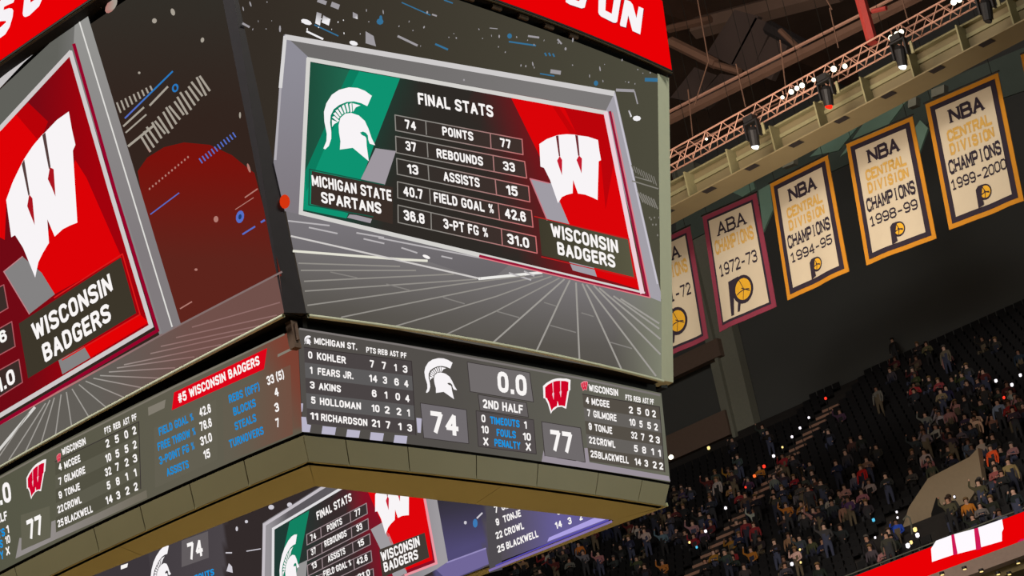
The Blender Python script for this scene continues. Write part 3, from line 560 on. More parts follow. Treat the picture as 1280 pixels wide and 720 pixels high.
sp = [blob(339,634,3.6,3,0), blob(362,631,3.2,3,0), blob(296,661,1.5,3,0), blob(581.7,653.3,1.8,2.2,0), blob(599,625,1,3), blob(308,652,2,2)]
sp += stroke([(308,689),(326,686)], 1.2)+stroke([(282,691),(290,691)], 1.6)+stroke([(596,648),(603,641)], 2)+[[(283,714),(286,704),(290,708),(291,716)]]
graphic(IN, sp, (206,202,210), 3, 'light_specks', dn, True, kind='stuff')
graphic(IN, [blob(594,654,3,5.5)], (60,120,180), 3, 'blue_specks', dn, True)
graphic(IN, [[(328.3,654),(400,608),(430,590),(560,590),(534,622.5),(546,623),(560,702),(545,712),(500,735),(400,780),(327,770),(327.5,720)]], lambda x, y: mixc((92,88,92),(158,154,158),(x-420)/130) if x > 345 else (150,146,150), 3, 'frame', dn)
graphic(IN, [[(340.8,660),(422.5,611.7),(460,590),(526,590),(546,703),(506.7,718),(480,728),(400,770),(340,765)]], lambda x, y: mixc((32,56,50),(52,44,44),(x-365)/40) if x < 420 else mixc((52,44,44),(134,16,36),(x-428-(y-620)*.25)/26), 4, 'board_ground', dn)
graphic(IN, [[(362,652),(386.5,638),(374,703),(366,735),(345,745),(352,700)]], (18,128,96), 5, 'green_shard', dn)
graphic(IN, [[(370,706.7),(384,700),(382.5,722),(367,726)]], (150,148,148), 5, 'grey_shard', dn)
emblem(IN, 'H', [(350,745),(371.3,668),(371.5,726)], 6, dn, label='white warrior helmet emblem on green')
strokes(IN, [[(329,720),(330.5,656),(400,611.5),(440,588)]], 3.6, (196,190,196), 5, 'frame_highlight', dn)
strokes(IN, [[(341,730),(341.5,661),(423,612.5),(450,597)]], 3.2, (224,222,224), 7, 'frame_line', dn)
graphic(IN, [[(460,615.3),(459,590),(526,590),(541,700),(506.7,713),(493,690),(480,660)]], (222,4,10), 6, 'red_ground', dn)
for q in ([(463.3,661.7),(478,653),(487.5,670),(492,681),(475.8,687)],[(490,717),(506,709),(509,716),(493,724)]): graphic(IN, [q], (158,154,158), 6, 'grey_shard', dn)
emblem(IN, 'W', [(469,618),(510.5,592),(511,644),(482,668)], 7, dn, slot=(120,50,60), gem=(200,30,50), label='white letter W emblem half hidden by the rim')
graphic(IN, [[(474,687),(530.8,665.8),(536.7,696.7),(478,722)]], (66,58,52), 8, 'name_plate', dn)
text(IN, 'WISCONSIN', 477.5, 702.7, 525.3, 682.2, 12.5, layer=10, parent=dn); text(IN, 'BADGERS', 480.8, 715.5, 523.3, 698.3, 12, layer=10, parent=dn)
strokes(IN, [[(526,600),(530.5,621.7),(545.5,704),(506.7,719)]], 3, (236,150,160), 8, 'frame_line', dn)
IR = [((383.3,668.3),(458,629),(459.2,642),(383.8,681.3)),((384.2,688),(460,648.3),(460.8,661.7),(384.7,700.8)),((384.2,706.7),(462,667.2),(463,680.5),(385,720)),((384.5,726),(463.7,688.3),(465,701.7),(385,740)),((385,746),(466.3,710.8),(467.5,724),(385,760))]
IT = [(('74',388.7,676.7,395.5,673.4),('POINTS',409.5,664.9,428,655),('77',444.2,646.3,451.2,642.7)),(('37',389.5,694.6,395.5,691.3),('REBOUNDS',406.2,684.2,433.7,670),('33',446.2,665,453.3,661.3)),(('13',390.3,712,396.3,708.8),('ASSISTS',410.5,703,432,692),('15',448,684.4,455.5,680.8)),(('40.7',388,732,398,727),('FIELD GOAL %',405,721.8,439.7,706.8),('42.6',446.2,706.7,460,700.4)),(('36.8',388,751,398,746),('3-PT FG %',408,740,436,728),('31.0',448,726,463,719))]
for q, tx in zip(IR, IT):
    graphic(IN, [list(q)], (56,48,48), 8, 'stat_row', dn)
    strokes(IN, [list(q)+[q[0]],[ip(q,.235,0),ip(q,.235,1)],[ip(q,.725,0),ip(q,.725,1)]], 1, (158,140,144), 9, 'stat_row_outline', dn)
    for t in tx: text(IN, *t, 8, layer=10, parent=dn)
text(IN, 'FINAL STATS', 396.7, 650.2, 440, 625.8, 10, layer=10, parent=dn)
for t in [('7',618.8,641.5,623,640.2),('GILMORE',627.6,638.4,655,628),('9',620.6,657.4,624.6,656),('TONJE',629.8,653.6,651.6,645.4),('22',620.6,674.2,628.6,671.2),('CROWL',631.3,670.2,655.3,661),('25',622.5,691.2,631.3,687.8),('BLACKWELL',633.6,686.6,673.3,671),('14',695,661.6,703,658.4),('3',710.8,656,715,654.4),('2',724.6,651,728.6,649.4),('2',736,646.6,740,645),('5',697,644,701,642.4)]: text(IN, *t, 8.6, parent=dn)

IE = Surf(1, 14.42, 0, -.49, 5.0, (1.1, 8.5), (1.1, 8.5), 0.0)
de = face_slab(IE, 'inner_display', -.47, 5.0, M_HOUSE, n=2, th=.1); picture(IE, -.45, 4.99, lambda x, y: (60, 54, 58), de, n=8, m=6)
graphic(IE, [[(151,707),(160,704),(159,709),(151,712)]], WH, 2, 'light_block', de, True)
# ================================================================== header, housing and underside of the scoreboard
RED = (232, 0, 4)
for S_, nm in ((RH, 'right-hand red header band with white letters'), (LH, 'left-hand red header band with white letters')):
    h = face_slab(S_, 'header_display', 8.72, 10.32, M_HOUSE, n=30, label=nm)
    picture(S_, 8.75, 10.3, lambda x, y: RED, h, n=40, m=6)
    if S_ is RH:
        f = lambda pl: [(700+x/7.2, y/7.2) for x, y in pl]
        PO = [[(348,-60),(345,110),(352,130),(370,148),(480,204),(500,206),(515,195),(545,10),(552,-60),(490,-60),(484,0),(466,124),(408,94),(414,-20),(420,-60)],
              [(582,-6),(632,12),(655,42),(688,162),(708,58),(752,78),(722,310),(652,278),(614,138),(594,248),(544,234),(540,215)],
              [(50,-20),(52,18),(90,42),(195,76),(222,68),(240,0),(246,-60),(190,-60),(182,-6),(170,10),(125,-4),(125,-40)]]
        for q in PO: graphic(S_, [[(x+(1.2 if i % 2 else -1), y+1) for i, (x, y) in enumerate(f(q))]], (140,10,30), 2, 'dark_lettering_edge', h, True)  # dark outline of the letters, part of the header picture
        for q in PO: graphic(S_, [f(q)], (248,244,246), 3, 'letter', h, True)
    else:
        f = lambda pl: [(x/9, y/9) for x, y in pl]
        PO = [[(-160,440),(0,430),(60,385),(110,300),(142,190),(150,120),(135,95),(100,92),(40,112),(45,78),(100,50),(150,30),(165,-10),(190,-80),(60,-60),(-40,60),(-40,240),(0,240),(60,235),(70,248),(0,312),(-160,360)],
              [(265,60),(255,150),(262,180),(285,192),(330,175),(440,70),(470,0),(480,-50),(400,-50),(385,0),(345,28),(340,0),(350,-50),(275,-50)]]
        for q in PO: graphic(S_, [f(q)], (246,242,246), 3, 'letter', h, True)
def strip(surf, z, d0, d1, th, name, m, n=28, k0=0, k1=1, surf2=None, label=None):
    vs = []; fs = []
    for i in range(n+1):
        k = k0+(k1-k0)*i/n; A = surf.P(k, z, d0); B = surf.P(k, z, d1)
        vs += [A, B, (B[0], B[1], B[2]+th), (A[0], A[1], A[2]+th)]
    for i in range(n):
        a = 4*i; b = a+4
        for j in range(4): fs.append((a+j, b+j, b+(j+1) % 4, a+(j+1) % 4))
    fs += [(3,2,1,0),(4*n,4*n+1,4*n+2,4*n+3)]
    o = link(name, vs, fs, m, board)
    if label: o['label'] = label
    return o
def tube(surf, z, d, r, name, m, n=28):
    b = MB(); pts = [surf.P(i/n, z, d) for i in range(n+1)]
    for i in range(n): b.bar(pts[i], pts[i+1], r, 6, caps=False)
    return b.out(name, m, board, True)
M_EDGE = mat('brown_edge', (70, 62, 44), .6); M_BRACK = mat('worn_bracket', (92, 74, 62), .6, .3, noise=.4, scale=9)
for S_ in (RH, LH):
    strip(S_, 8.70, .02, -.75, .03, 'header_underside', M_DARK); tube(S_, 8.70, -.02, .03, 'header_edge', M_EDGE)
for S_ in (RM, LM):
    face_slab(S_, 'recess', 8.5, 8.75, M_DARK, d=-.24, th=.1)
    strip(S_, 1.93, -.01, -.55, .03, 'display_underside', M_DARK)
    tube(S_, 1.90, .04, .038, 'lower_trim', M_TRIM)
for S_ in (RR, LR):
    face_slab(S_, 'recess', 1.70, 2.0, M_DARK, d=-.12, th=.1)
# lights pods under the header
for i in range(7):
    P = RH.P(.36+.062*i, 8.66, -.12); b = MB(); b.bar((P[0]-.13, P[1], P[2]), (P[0]+.13, P[1], P[2]), .055, 8); b.out('service_pod', M_BRACK, board)
# corner posts
def post(a0, b0, a1, b1, th, name, m, label=None):
    a0, b0, a1, b1 = map(Vector, (a0, b0, a1, b1)); t = Vector(th)
    o = MB().hexa([a0, b0, b0+t, a0+t, a1, b1, b1+t, a1+t]).out(name, m, board)
    if label: o['label'] = label
    return o
M_POST = mat('dark_corner_post', (44, 42, 46), .45)
post(LM.P(0, 1.955, .01), RM.P(0, 1.955, .01), LM.P(0, 8.6, .01), RM.P(0, 8.6, .01), (.2, .25, 0), 'corner_post', M_POST, 'dark corner post between the two main displays')
def shift_away(P, t):
    d = Vector(P)-Vector(CAM); d.z = 0; d.normalize(); return Vector(P)+d*t
A0 = Vector(on_plane(827, 475.3, 1, -.33)); B0 = Vector(on_plane(841.7, 478, 1, -.12)); A1 = Vector(on_plane(822, 92, 1, -1.17)); B1 = Vector(on_plane(836.2, 97.5, 1, -.96))
post(A0, B0, A1, B1, (.05, .3, 0), 'edge_panel', M_TRIM, 'pale metal edge strip at the right end of the main display')
b = MB(); P = Vector(RR.P(0, 1.6, .03))
b.box(P.x-.14, P.x+.0, P.y+.0, P.y+.14, P.z-.16, P.z+.26); b.box(P.x-.17, P.x-.02, P.y-.03, P.y+.1, P.z-.24, P.z-.16); b.bar((P.x-.06, P.y-.02, P.z-.1), (P.x-.06, P.y-.02, P.z+.2), .03)
b.out('corner_bracket', M_BRACK, board)
# olive fascia panels below the ribbon, one object per panel, a dark shadow gap above them
FR = Surf(1, .19, -.09, -.49, 0, (.12, 9.36), (.05, 9.64), .14)
FL = Surf(0, .12, -.14, -.49, 0, (.19, 15.3), (.15, 15.4), .65)
def seams(surf, pxs, v):
    out = [0.0]
    for u in pxs:
        best = min(range(401), key=lambda i: abs(proj(surf.P(i/400, -.25))[0]-u)); out.append(best/400)
    return sorted(out+[1.0])
ks = seams(FR, (434, 511, 595, 672, 746, 800), 0)
for a, c in zip(ks[:-1], ks[1:]): face_slab(FR, 'fascia_panel', -.485, -.05, M_OLIVE, a+.0011, c-.0011, th=.06, n=4)
ks = [i/9+.012 if i else 0 for i in range(9)]+[1.0]
ks = sorted(seams(FL, (308, 240, 178, 121, 22), 0)[:-1]+[.52, .62, .72, .82, .91, 1.0])
for a, c in zip(ks[:-1], ks[1:]): face_slab(FL, 'fascia_panel', -.485, -.05, M_OLIVE, a+.0007, c-.0007, th=.06, n=5)
for S_ in (FR, FL): face_slab(S_, 'fascia_backing', -.49, .01, M_DARK, d=-.05, th=.1, k0=.002, k1=.998)
def ring(surf, inner, name, flip=False, n=24, m=M_SOFF, k0=0.0, k1=1.0):
    vs = []; fs = []
    for i in range(n+1):
        k = k0+(k1-k0)*i/n; A = surf.P(k, -.49, -.01); B = [inner[0][j]+(inner[1][j]-inner[0][j])*k for j in (0, 1)]
        if surf is FL: B[0] -= .16*min(B[1]-1.17, 14.4-B[1])
        vs += [(A[0], A[1], -.49), (B[0], B[1], -.49), (B[0], B[1], -.42), (A[0], A[1], -.42)]
    for i in range(n):
        a = 4*i; b_ = a+4
        for j in range(4): fs.append((a+j, b_+j, b_+(j+1) % 4, a+(j+1) % 4))
    fs += [(3,2,1,0),(4*n,4*n+1,4*n+2,4*n+3)]
    return link(name, vs, fs, m, board)
def xin(y): return 8.94-.115*(min(y, 6)-1.14)

ring(FR, ((1.14, 1.17), (8.94, 1.15)), 'soffit_panel', k1=.5, n=14); ring(FR, ((1.14, 1.17), (8.94, 1.15)), 'soffit_panel', k0=.5015, n=14)
ring(FL, ((1.14, 1.17), (1.14, 14.4)), 'soffit_panel', k1=.3, n=14); ring(FL, ((1.14, 1.17), (1.14, 14.4)), 'soffit_panel', k0=.3008, k1=.6, n=10); ring(FL, ((1.14, 1.17), (1.14, 14.4)), 'soffit_panel', k0=.6008, n=14)
def fx(y, a): return a-.135*(min(y, 6)-.2)
b = MB(); ys = [.18, .6, 1.15, 2, 3, 4, 5, 6, 9, 12, 14.4, 15.3]
for y0, y1 in zip(ys[:-1], ys[1:]):
    i0, i1 = xin(max(y0, 1.15)), xin(max(y1, 1.15))
    if y0 < 1.15:   # mitred corner
        t0, t1 = (y0-.18)/.97, (y1-.18)/.97
        i0 = 9.42+(8.94-9.42)*t0; i1 = 9.42+(8.94-9.42)*t1
    b.hexa([(i0, y0, -.49), (fx(y0, 9.46), y0, -.49), (fx(y1, 9.46), y1, -.49), (i1, y1, -.49), (i0, y0, -.42), (fx(y0, 9.46), y0, -.42), (fx(y1, 9.46), y1, -.42), (i1, y1, -.42)])
b.out('soffit_panel', M_SOFF, board)
b = MB(); b.hexa([(1.14, 14.4, -.49), (8.3, 14.4, -.49), (8.7, 15.3, -.49), (.2, 15.3, -.49), (1.14, 14.4, -.42), (8.3, 14.4, -.42), (8.7, 15.3, -.42), (.2, 15.3, -.42)]); b.out('soffit_panel', M_SOFF, board)
# sides turned away from the seat: housings with switched-off glass
def far_side(x0, x1, z0, z1, ya0, ya1, yb0, yb1, name):
    b = MB()
    for y0, y1 in zip((0, .2, .4, .7), (.2, .4, .7, 1)):
        g = lambda t, lo, hi: lo+(hi-lo)*t
        A0_, A1_, B0_, B1_ = g(y0, ya0, ya1), g(y1, ya0, ya1), g(y0, yb0, yb1), g(y1, yb0, yb1)
        b.hexa([(fx(A0_, x0)-.2, A0_, z0), (fx(A0_, x0), A0_, z0), (fx(A1_, x0), A1_, z0), (fx(A1_, x0)-.2, A1_, z0),
                (fx(B0_, x1)-.2, B0_, z1), (fx(B0_, x1), B0_, z1), (fx(B1_, x1), B1_, z1), (fx(B1_, x1)-.2, B1_, z1)])
    return b.out(name, M_GLASS, board)
far_side(9.46, 9.6, -.42, 0, .2, 15.3, .2, 15.4, 'far_fascia'); far_side(9.6, 9.5, 0, 1.73, .2, 15.4, 0, 15.6, 'far_ribbon')
far_side(10.0, 11.0, 1.96, 8.56, .0, 15.8, -.8, 16.3, 'far_display'); far_side(10.9, 10.85, 8.72, 10.32, -1.1, 16.8, -1.3, 17, 'far_header')
MB().hexa([(.3, 15.3, -.45), (8.7, 15.3, -.45), (8.7, 15.5, -.45), (.3, 15.5, -.45), (0, 15.6, 1.73), (8.8, 15.6, 1.73), (8.8, 15.8, 1.73), (0, 15.8, 1.73)]).out('far_ribbon', M_GLASS, board)
MB().hexa([(.0, 15.6, 1.96), (9.2, 15.6, 1.96), (9.2, 15.8, 1.96), (0, 15.8, 1.96), (-1, 16.2, 8.56), (10, 16.2, 8.56), (10, 16.4, 8.56), (-1, 16.4, 8.56)]).out('far_display', M_GLASS, board)
MB().box(-1.2, 9.9, 16.6, 16.8, 8.72, 10.32).out('far_header', M_GLASS, board)
MB().box(.4, 8.9, .5, 15.2, 4.95, 5.05).out('inner_lid', M_DARK, board)
MB().box(-1.1, 9.7, -.9, 16.4, 10.2, 10.3).out('top_deck', M_DARK, board)
MB().box(-.6, 9.2, -.4, 15.8, 8.40, 8.5).out('inner_deck', M_DARK, board)
for x, y in ((1, 1), (8.4, 1), (1, 14), (8.4, 14)): MB().bar((x, y, 10.3), (x, y, 45), .05, 6).out('hoist_cable', M_HOUSE, board)
b = MB()   # roughly the tiny lamp at the ribbon's right end
P = on_plane(838, 572, 1, .45); lampo = empty('clearance_lamp', P, 'small bright white lamp at the right end of the scoreboard statistics band', 'lamp')
MB().bar((0, 0, 0), (-.02, -.05, 0), .045, 10).out('lens', emit_mat('lamp_warm_white', (255, 250, 225), 2.0, 'NONE'), lampo)
MB().bar((0.01, .02, 0), (.05, .2, 0), .04, 8).out('lamp_body', M_HOUSE, lampo)
MB().bar((.05, .2, 0), (-.3, .6, .1), .02, 6).out('bracket', M_HOUSE, lampo)

# ================================================================== stroke lettering for the hanging banners
GL = {'N': [[(0,0),(0,1)],[(0,1),(1,0)],[(1,0),(1,1)]], 'B': [[(0,0),(0,1),(.75,1),(.95,.85),(.95,.65),(.75,.52),(0,.52)],[(.75,.52),(1,.38),(1,.14),(.78,0),(0,0)]],
 'A': [[(0,0),(.5,1),(1,0)],[(.2,.35),(.8,.35)]], 'C': [[(1,.78),(.8,1),(.25,1),(0,.8),(0,.2),(.25,0),(.8,0),(1,.22)]], 'E': [[(1,1),(0,1),(0,0),(1,0)],[(0,.52),(.7,.52)]],
 'T': [[(0,1),(1,1)],[(.5,1),(.5,0)]], 'R': [[(0,0),(0,1),(.8,1),(1,.85),(1,.62),(.8,.48),(0,.48)],[(.55,.48),(1,0)]], 'L': [[(0,1),(0,0),(1,0)]],
 'D': [[(0,0),(0,1),(.7,1),(1,.75),(1,.25),(.7,0),(0,0)]], 'I': [[(.5,0),(.5,1)]], 'V': [[(0,1),(.5,0),(1,1)]], 'S': [[(1,.8),(.8,1),(.2,1),(0,.82),(0,.66),(.2,.54),(.8,.46),(1,.34),(1,.18),(.8,0),(.2,0),(0,.2)]],
 'O': [[(.25,0),(0,.2),(0,.8),(.25,1),(.75,1),(1,.8),(1,.2),(.75,0),(.25,0)]], 'H': [[(0,0),(0,1)],[(1,0),(1,1)],[(0,.5),(1,.5)]], 'M': [[(0,0),(0,1),(.5,.3),(1,1),(1,0)]],
 'P': [[(0,0),(0,1),(.8,1),(1,.85),(1,.6),(.8,.45),(0,.45)]], '1': [[(.15,.78),(.55,1),(.55,0)],[(.2,0),(.9,0)]], '9': [[(.1,.08),(.25,0),(.75,0),(1,.2),(1,.8),(.75,1),(.25,1),(0,.8),(0,.6),(.25,.42),(1,.42)]],
 '0': [[(.25,0),(0,.2),(0,.8),(.25,1),(.75,1),(1,.8),(1,.2),(.75,0),(.25,0)]], '2': [[(0,.8),(.25,1),(.75,1),(1,.8),(1,.6),(0,0),(1,0)]], '4': [[(.75,0),(.75,1),(0,.3),(1,.3)]],
 '5': [[(1,1),(.1,1),(.05,.58),(.75,.58),(1,.4),(1,.2),(.75,0),(.2,0),(0,.15)]], '8': [[(.25,.53),(0,.7),(0,.85),(.25,1),(.75,1),(1,.85),(1,.7),(.75,.53),(.25,.53),(0,.35),(0,.15),(.25,0),(.75,0),(1,.15),(1,.35),(.75,.53)]],
 '7': [[(0,1),(1,1),(.35,0)]], '3': [[(0,.85),(.2,1),(.8,1),(1,.82),(1,.65),(.75,.53),(.4,.53)],[(.75,.53),(1,.38),(1,.16),(.8,0),(.2,0),(0,.15)]], '-': [[(.1,.42),(.9,.42)]]}
SER = {'N': [(0,1),(0,0),(1,1)], 'B': [(-.04,0),(-.04,1)], 'A': [(0,0),(1,0)], 'H': [(0,0),(0,1),(1,0),(1,1)], 'M': [(0,0),(0,1),(1,0),(1,1)], 'P': [(0,0)], 'I': [(.5,0),(.5,1)], 'R': [(0,0),(1,0)], 'T': [(.5,0)], 'V': [(0,1),(1,1)], 'L': [], '4': [(.75,0)]}
def word(s, u0, u1, v0, v1, wt=.2, gap=.34):
    """quads of a word in banner units (v runs down); returns polygons"""
    n = len(s); cw = (u1-u0)/(n+(n-1)*gap); q = []
    for i, ch in enumerate(s):
        x0 = u0+i*cw*(1+gap)
        for l in GL[ch]: q += [[(x0+x*cw, v1+(v0-v1)*y) for x, y in p] for p in stroke(l, wt)]
        for x, y in SER.get(ch, []):
            q.append([(x0+(x-.24)*cw, v1+(v0-v1)*(y-.05)), (x0+(x+.24)*cw, v1+(v0-v1)*(y-.05)), (x0+(x+.24)*cw, v1+(v0-v1)*(y+.05)), (x0+(x-.24)*cw, v1+(v0-v1)*(y+.05))])
    return q
M_CREAM = mat('banner_cream', (176, 164, 142), .9, noise=.05, scale=2); M_NAVY = mat('banner_navy', (36, 28, 40), .9); M_GOLD = mat('banner_gold', (176, 140, 70), .9, noise=.2, scale=14)
M_YEL = mat('banner_yellow_border', (172, 114, 24), .9, noise=.06); M_MAR = mat('banner_maroon_border', (116, 42, 60), .9, noise=.06); M_BALL = mat('banner_ball_gold', (196, 148, 34), .9); M_ROD = mat('banner_rod', (40, 37, 33), .5, .5)
XB = 44.0
def banner(cs, kind, year, label):
    C4 = [on_x(u, v, XB) for u, v in cs]; base = Vector((C4[0]+C4[1])/2)
    root = empty('championship_banner', base, label, 'banner', 'championship banners hanging in a row')
    ph = random.random()*6
    def P(u, v, d=0.0):
        p = C4[0]*(1-u)*(1-v)+C4[1]*u*(1-v)+C4[2]*u*v+C4[3]*(1-u)*v
        r = .035*math.sin(u*7+ph+v*1.5)*v+.02*math.sin(u*13+ph*2)*v
        return (p[0]-d+r-base.x, p[1]-base.y, p[2]-base.z)
    def piece(polys, m, d, name):
        bm = bmesh.new()
        for pl in polys:
            vs = [bm.verts.new((x, y, 0)) for x, y in pl]
            if len(pl) <= 3: bm.faces.new(vs)
            else:
                for t in tessellate_polygon([[Vector((x, y, 0)) for x, y in pl]]):
                    try: bm.faces.new([vs[i] for i in t])
                    except ValueError: pass
        for st, nr in ((.05, (1, 0, 0)), (.08, (0, 1, 0))):
            for i in range(1, int(1/st)):
                bmesh.ops.bisect_plane(bm, geom=bm.verts[:]+bm.edges[:]+bm.faces[:], plane_co=Vector(nr)*i*st, plane_no=nr)
        bm.verts.index_update(); vs = [P(v.co.x, v.co.y, d) for v in bm.verts]; fs = [tuple(v.index for v in f.verts) for f in bm.faces]; bm.free()
        return link(name, vs, fs, m, root, True)
    bc = M_YEL if kind == 'NBA' else M_MAR
    rect = lambda a, b_, c, d: [(a, b_), (c, b_), (c, d), (a, d)]
    cl = []                                  # the cloth has a front and a back a few millimetres apart
    piece([rect(0, 0, 1, 1)], bc, 0, 'border'); piece([rect(0, 0, 1, 1)], bc, -.03, 'back_cloth')
    if kind == 'NBA': piece([rect(.055, .035, .945, .965)], M_NAVY, .012, 'inner_border'); piece([rect(.12, .075, .88, .925)], M_CREAM, .024, 'cloth')
    else: piece([rect(.075, .04, .925, .96)], M_NAVY, .012, 'inner_border'); piece([rect(.105, .06, .895, .94)], M_CREAM, .024, 'cloth')
    D = .036
    if kind == 'NBA':
        piece(word('NBA', .3, .73, .125, .22, .28), M_NAVY, D, 'lettering')
        piece(word('CENTRAL', .22, .8, .28, .35, .32), M_GOLD, D, 'gold_lettering'); piece(word('DIVISION', .22, .8, .385, .455, .32), M_GOLD, D, 'gold_lettering')
        piece(word('CHAMPIONS', .16, .85, .505, .595, .26), M_NAVY, D, 'lettering'); piece(word(year, .14 if len(year) > 7 else .16, .88 if len(year) > 7 else .84, .65, .72, .2), M_NAVY, D, 'lettering')
        ex, ey, er = .54, .825, .06
    else:
        piece(word('ABA', .25, .74, .115, .215, .2), M_NAVY, D, 'lettering'); piece(word('CHAMPIONS', .16, .84, .26, .36, .26), M_GOLD, D, 'gold_lettering')
        piece(word(year, .17, .83, .47, .56, .19), M_NAVY, D, 'lettering'); ex, ey, er = .52, .745, .12
    asp = .66                     # banner width over height
    piece([blob(ex, ey, er/asp*.98, er, 0, 20)], M_NAVY, D, 'emblem_ring'); piece([blob(ex+.008, ey, er/asp*.74, er*.76, 0, 20)], M_BALL, D+.012, 'emblem_ball')
    sx = er/asp
    piece([[(ex-sx*.75, ey-er*.98), (ex-sx*.1, ey-er), (ex-sx*.5, ey+er*.3), (ex-sx*.45, ey+er*1.5), (ex-sx*1.25, ey+er*1.75), (ex-sx*1.15, ey-er*.6)]] if kind == 'NBA' else
          [[(ex-sx*1.2, ey-er*.9), (ex-sx*.2, ey-er), (ex-sx*.8, ey-er*.2), (ex-sx*1.1, ey+er*1.5), (ex-sx*1.35, ey+er*1.5)], [(ex-sx*.55, ey+er*.6), (ex-sx*.35, ey+er*.8), (ex-sx*.55, ey+er*1.4), (ex-sx*.75, ey+er*1.4)]], M_NAVY, D+.02, 'emblem_stem')
    ar = [(ex-sx*.6+sx*1.2*t, ey+er*(.25-.6*t+.5*t*t)) for t in (0, .25, .5, .75, 1)]
    piece(stroke(ar, .008)+stroke([(ex-sx*.2, ey-er*.7), (ex+sx*.1, ey), (ex-sx*.1, ey+er*.7)], .008)+stroke([(ex-sx*.1, ey-er*.1), (ex+sx*.65, ey+er*.3)], .008), M_NAVY, D+.02, 'emblem_seams')
    a, c = Vector(P(-.02, -.01)), Vector(P(1.02, -.01)); MB().bar(a, c, .03, 8).out('hanging_rod', M_ROD, root)
    for k in (.08, .92):
        a = Vector(P(k, -.01)); MB().bar(a, Vector((a.x, a.y, 44.98-base.z)), .012, 5).out('hanging_wire', M_ROD, root)
    return root
banner([(799,313),(862,283),(886,423),(817,453)], 'ABA', '1971-72', 'maroon-edged ABA banner reading 1971-72, half hidden behind the scoreboard')
banner([(878,271),(945,241.6),(970,383),(898.5,415)], 'ABA', '1972-73', 'maroon-edged ABA champions banner reading 1972-73')
banner([(962.5,230),(1034.5,194),(1061,339),(984.5,375.4)], 'NBA', '1994-95', 'yellow-edged NBA central division banner reading 1994-95')
banner([(1057.7,180.3),(1140.5,145.3),(1169.8,297.6),(1082,331.5)], 'NBA', '1998-99', 'yellow-edged NBA central division banner reading 1998-99')
banner([(1156.5,130.5),(1247.4,90.9),(1280,251),(1187,287.5)], 'NBA', '1999-2000', 'yellow-edged NBA central division banner reading 1999-2000')
last = banner([(1275.5,68),(1372,24),(1405,190),(1308,228)], 'NBA', '2003-04', 'yellow banner edge just entering the picture at the far right') if False else None
# the next banner of the row, only its edge is in view
root = empty('championship_banner', on_x(1323, 46, XB), 'edge of a yellow-bordered banner at the right margin of the view, beyond the 1999-2000 banner', 'banner', 'championship banners hanging in a row')
c4 = [Vector(on_x(u, v, XB))-root.location for u, v in ((1275.5,68),(1372,24),(1405,190),(1308,228))]
MB().slab(c4, (.03, 0, 0)).out('border', M_YEL, root)
cc = sum(c4, Vector())/4; MB().slab([cc+(p-cc)*.88+Vector((-.01, 0, 0)) for p in c4], (.005, 0, 0)).out('inner_border', M_NAVY, root)
MB().slab([cc+(p-cc)*.78+Vector((-.02, 0, 0)) for p in c4], (.005, 0, 0)).out('cloth', M_CREAM, root)
MB().bar(c4[0], c4[1], .035, 8).out('hanging_rod', M_ROD, root)

# ================================================================== lighting truss, catwalk girder and roof
M_TRUSS = mat('pinkish_truss_steel', (176, 132, 112), .5, .2); M_GIRD = mat('girder_paint', (108, 96, 68), .6, noise=.1, scale=1.2); M_GIRD2 = mat('girder_light', (122, 116, 84), .6)
M_DECK = mat('ribbed_deck', (58, 46, 42), .9, scale=.6, noise=.2); M_ROOF = mat('roof_deck', (104, 82, 70), .9, scale=.6, noise=.25); M_ROOFD = mat('roof_dark_panel', (30, 24, 24), .9); M_BEAM = mat('roof_steel_brown', (92, 66, 52), .8, noise=.2, scale=2); M_REDP = mat('red_painted_steel', (150, 52, 46), .6)
truss = empty('lighting_truss', (40, 12, 21.9), 'long pinkish lattice truss carrying small bright lamps under the roof', 'truss')
TX0, TX1, TZ0, TZ1, TY0, TY1 = 39.75, 40.25, 21.9, 22.45, .5, 24.5
for x in (TX0, TX1):
    for z in (TZ0, TZ1): MB().bar((x-40, TY0-12, z-21.9), (x-40, TY1-12, z-21.9), .035, 6).out('chord', M_TRUSS, truss)
bm1 = MB().bar((0, 0, 0), (0, .4, .55), .02, 5, caps=False).out('brace', M_TRUSS, truss); bm2 = MB().bar((0, 0, .55), (0, .4, 0), .02, 5, caps=False).out('brace', M_TRUSS, truss)
bm1.location = (TX0-40, TY0-12, 0); bm2.location = (TX0-40, TY0-12+.4, 0)
for side, x in ((0, TX0), (1, TX1)):
    y = TY0
    i = 0
    while y < TY1-.4:
        if not (side == 0 and i < 2):
            c = (bm1 if i % 2 == 0 else bm2).copy(); SC.collection.objects.link(c); c.parent = truss; c.location = (x-40, y-12, 0)
        y += .4; i += 1
cr = MB().bar((TX0-40, 0, 0), (TX1-40, .38, 0), .018, 5, caps=False).out('cross_brace', M_TRUSS, truss); cr.location = (0, TY0-12, 0)
for i in range(1, 60):
    c = cr.copy(); SC.collection.objects.link(c); c.parent = truss; c.location = (0, TY0-12+.4*i, 0)
gird = empty('catwalk_girder', (41, 12, 20.6), 'olive steel girder with stiffener plates running under the lighting truss', 'girder')
MB().box(-.05, .05, -14, 15, .05, 1.15).out('web', M_GIRD, gird); MB().box(-.75, .55, -14, 15, 0, .05).out('bottom_flange', M_GIRD, gird); MB().box(-.3, .3, -14, 15, 1.13, 1.2).out('top_flange', M_GIRD2, gird)
MB().box(-.13, -.05, -14, 15, .72, .86).out('cable_tray', M_GIRD2, gird)
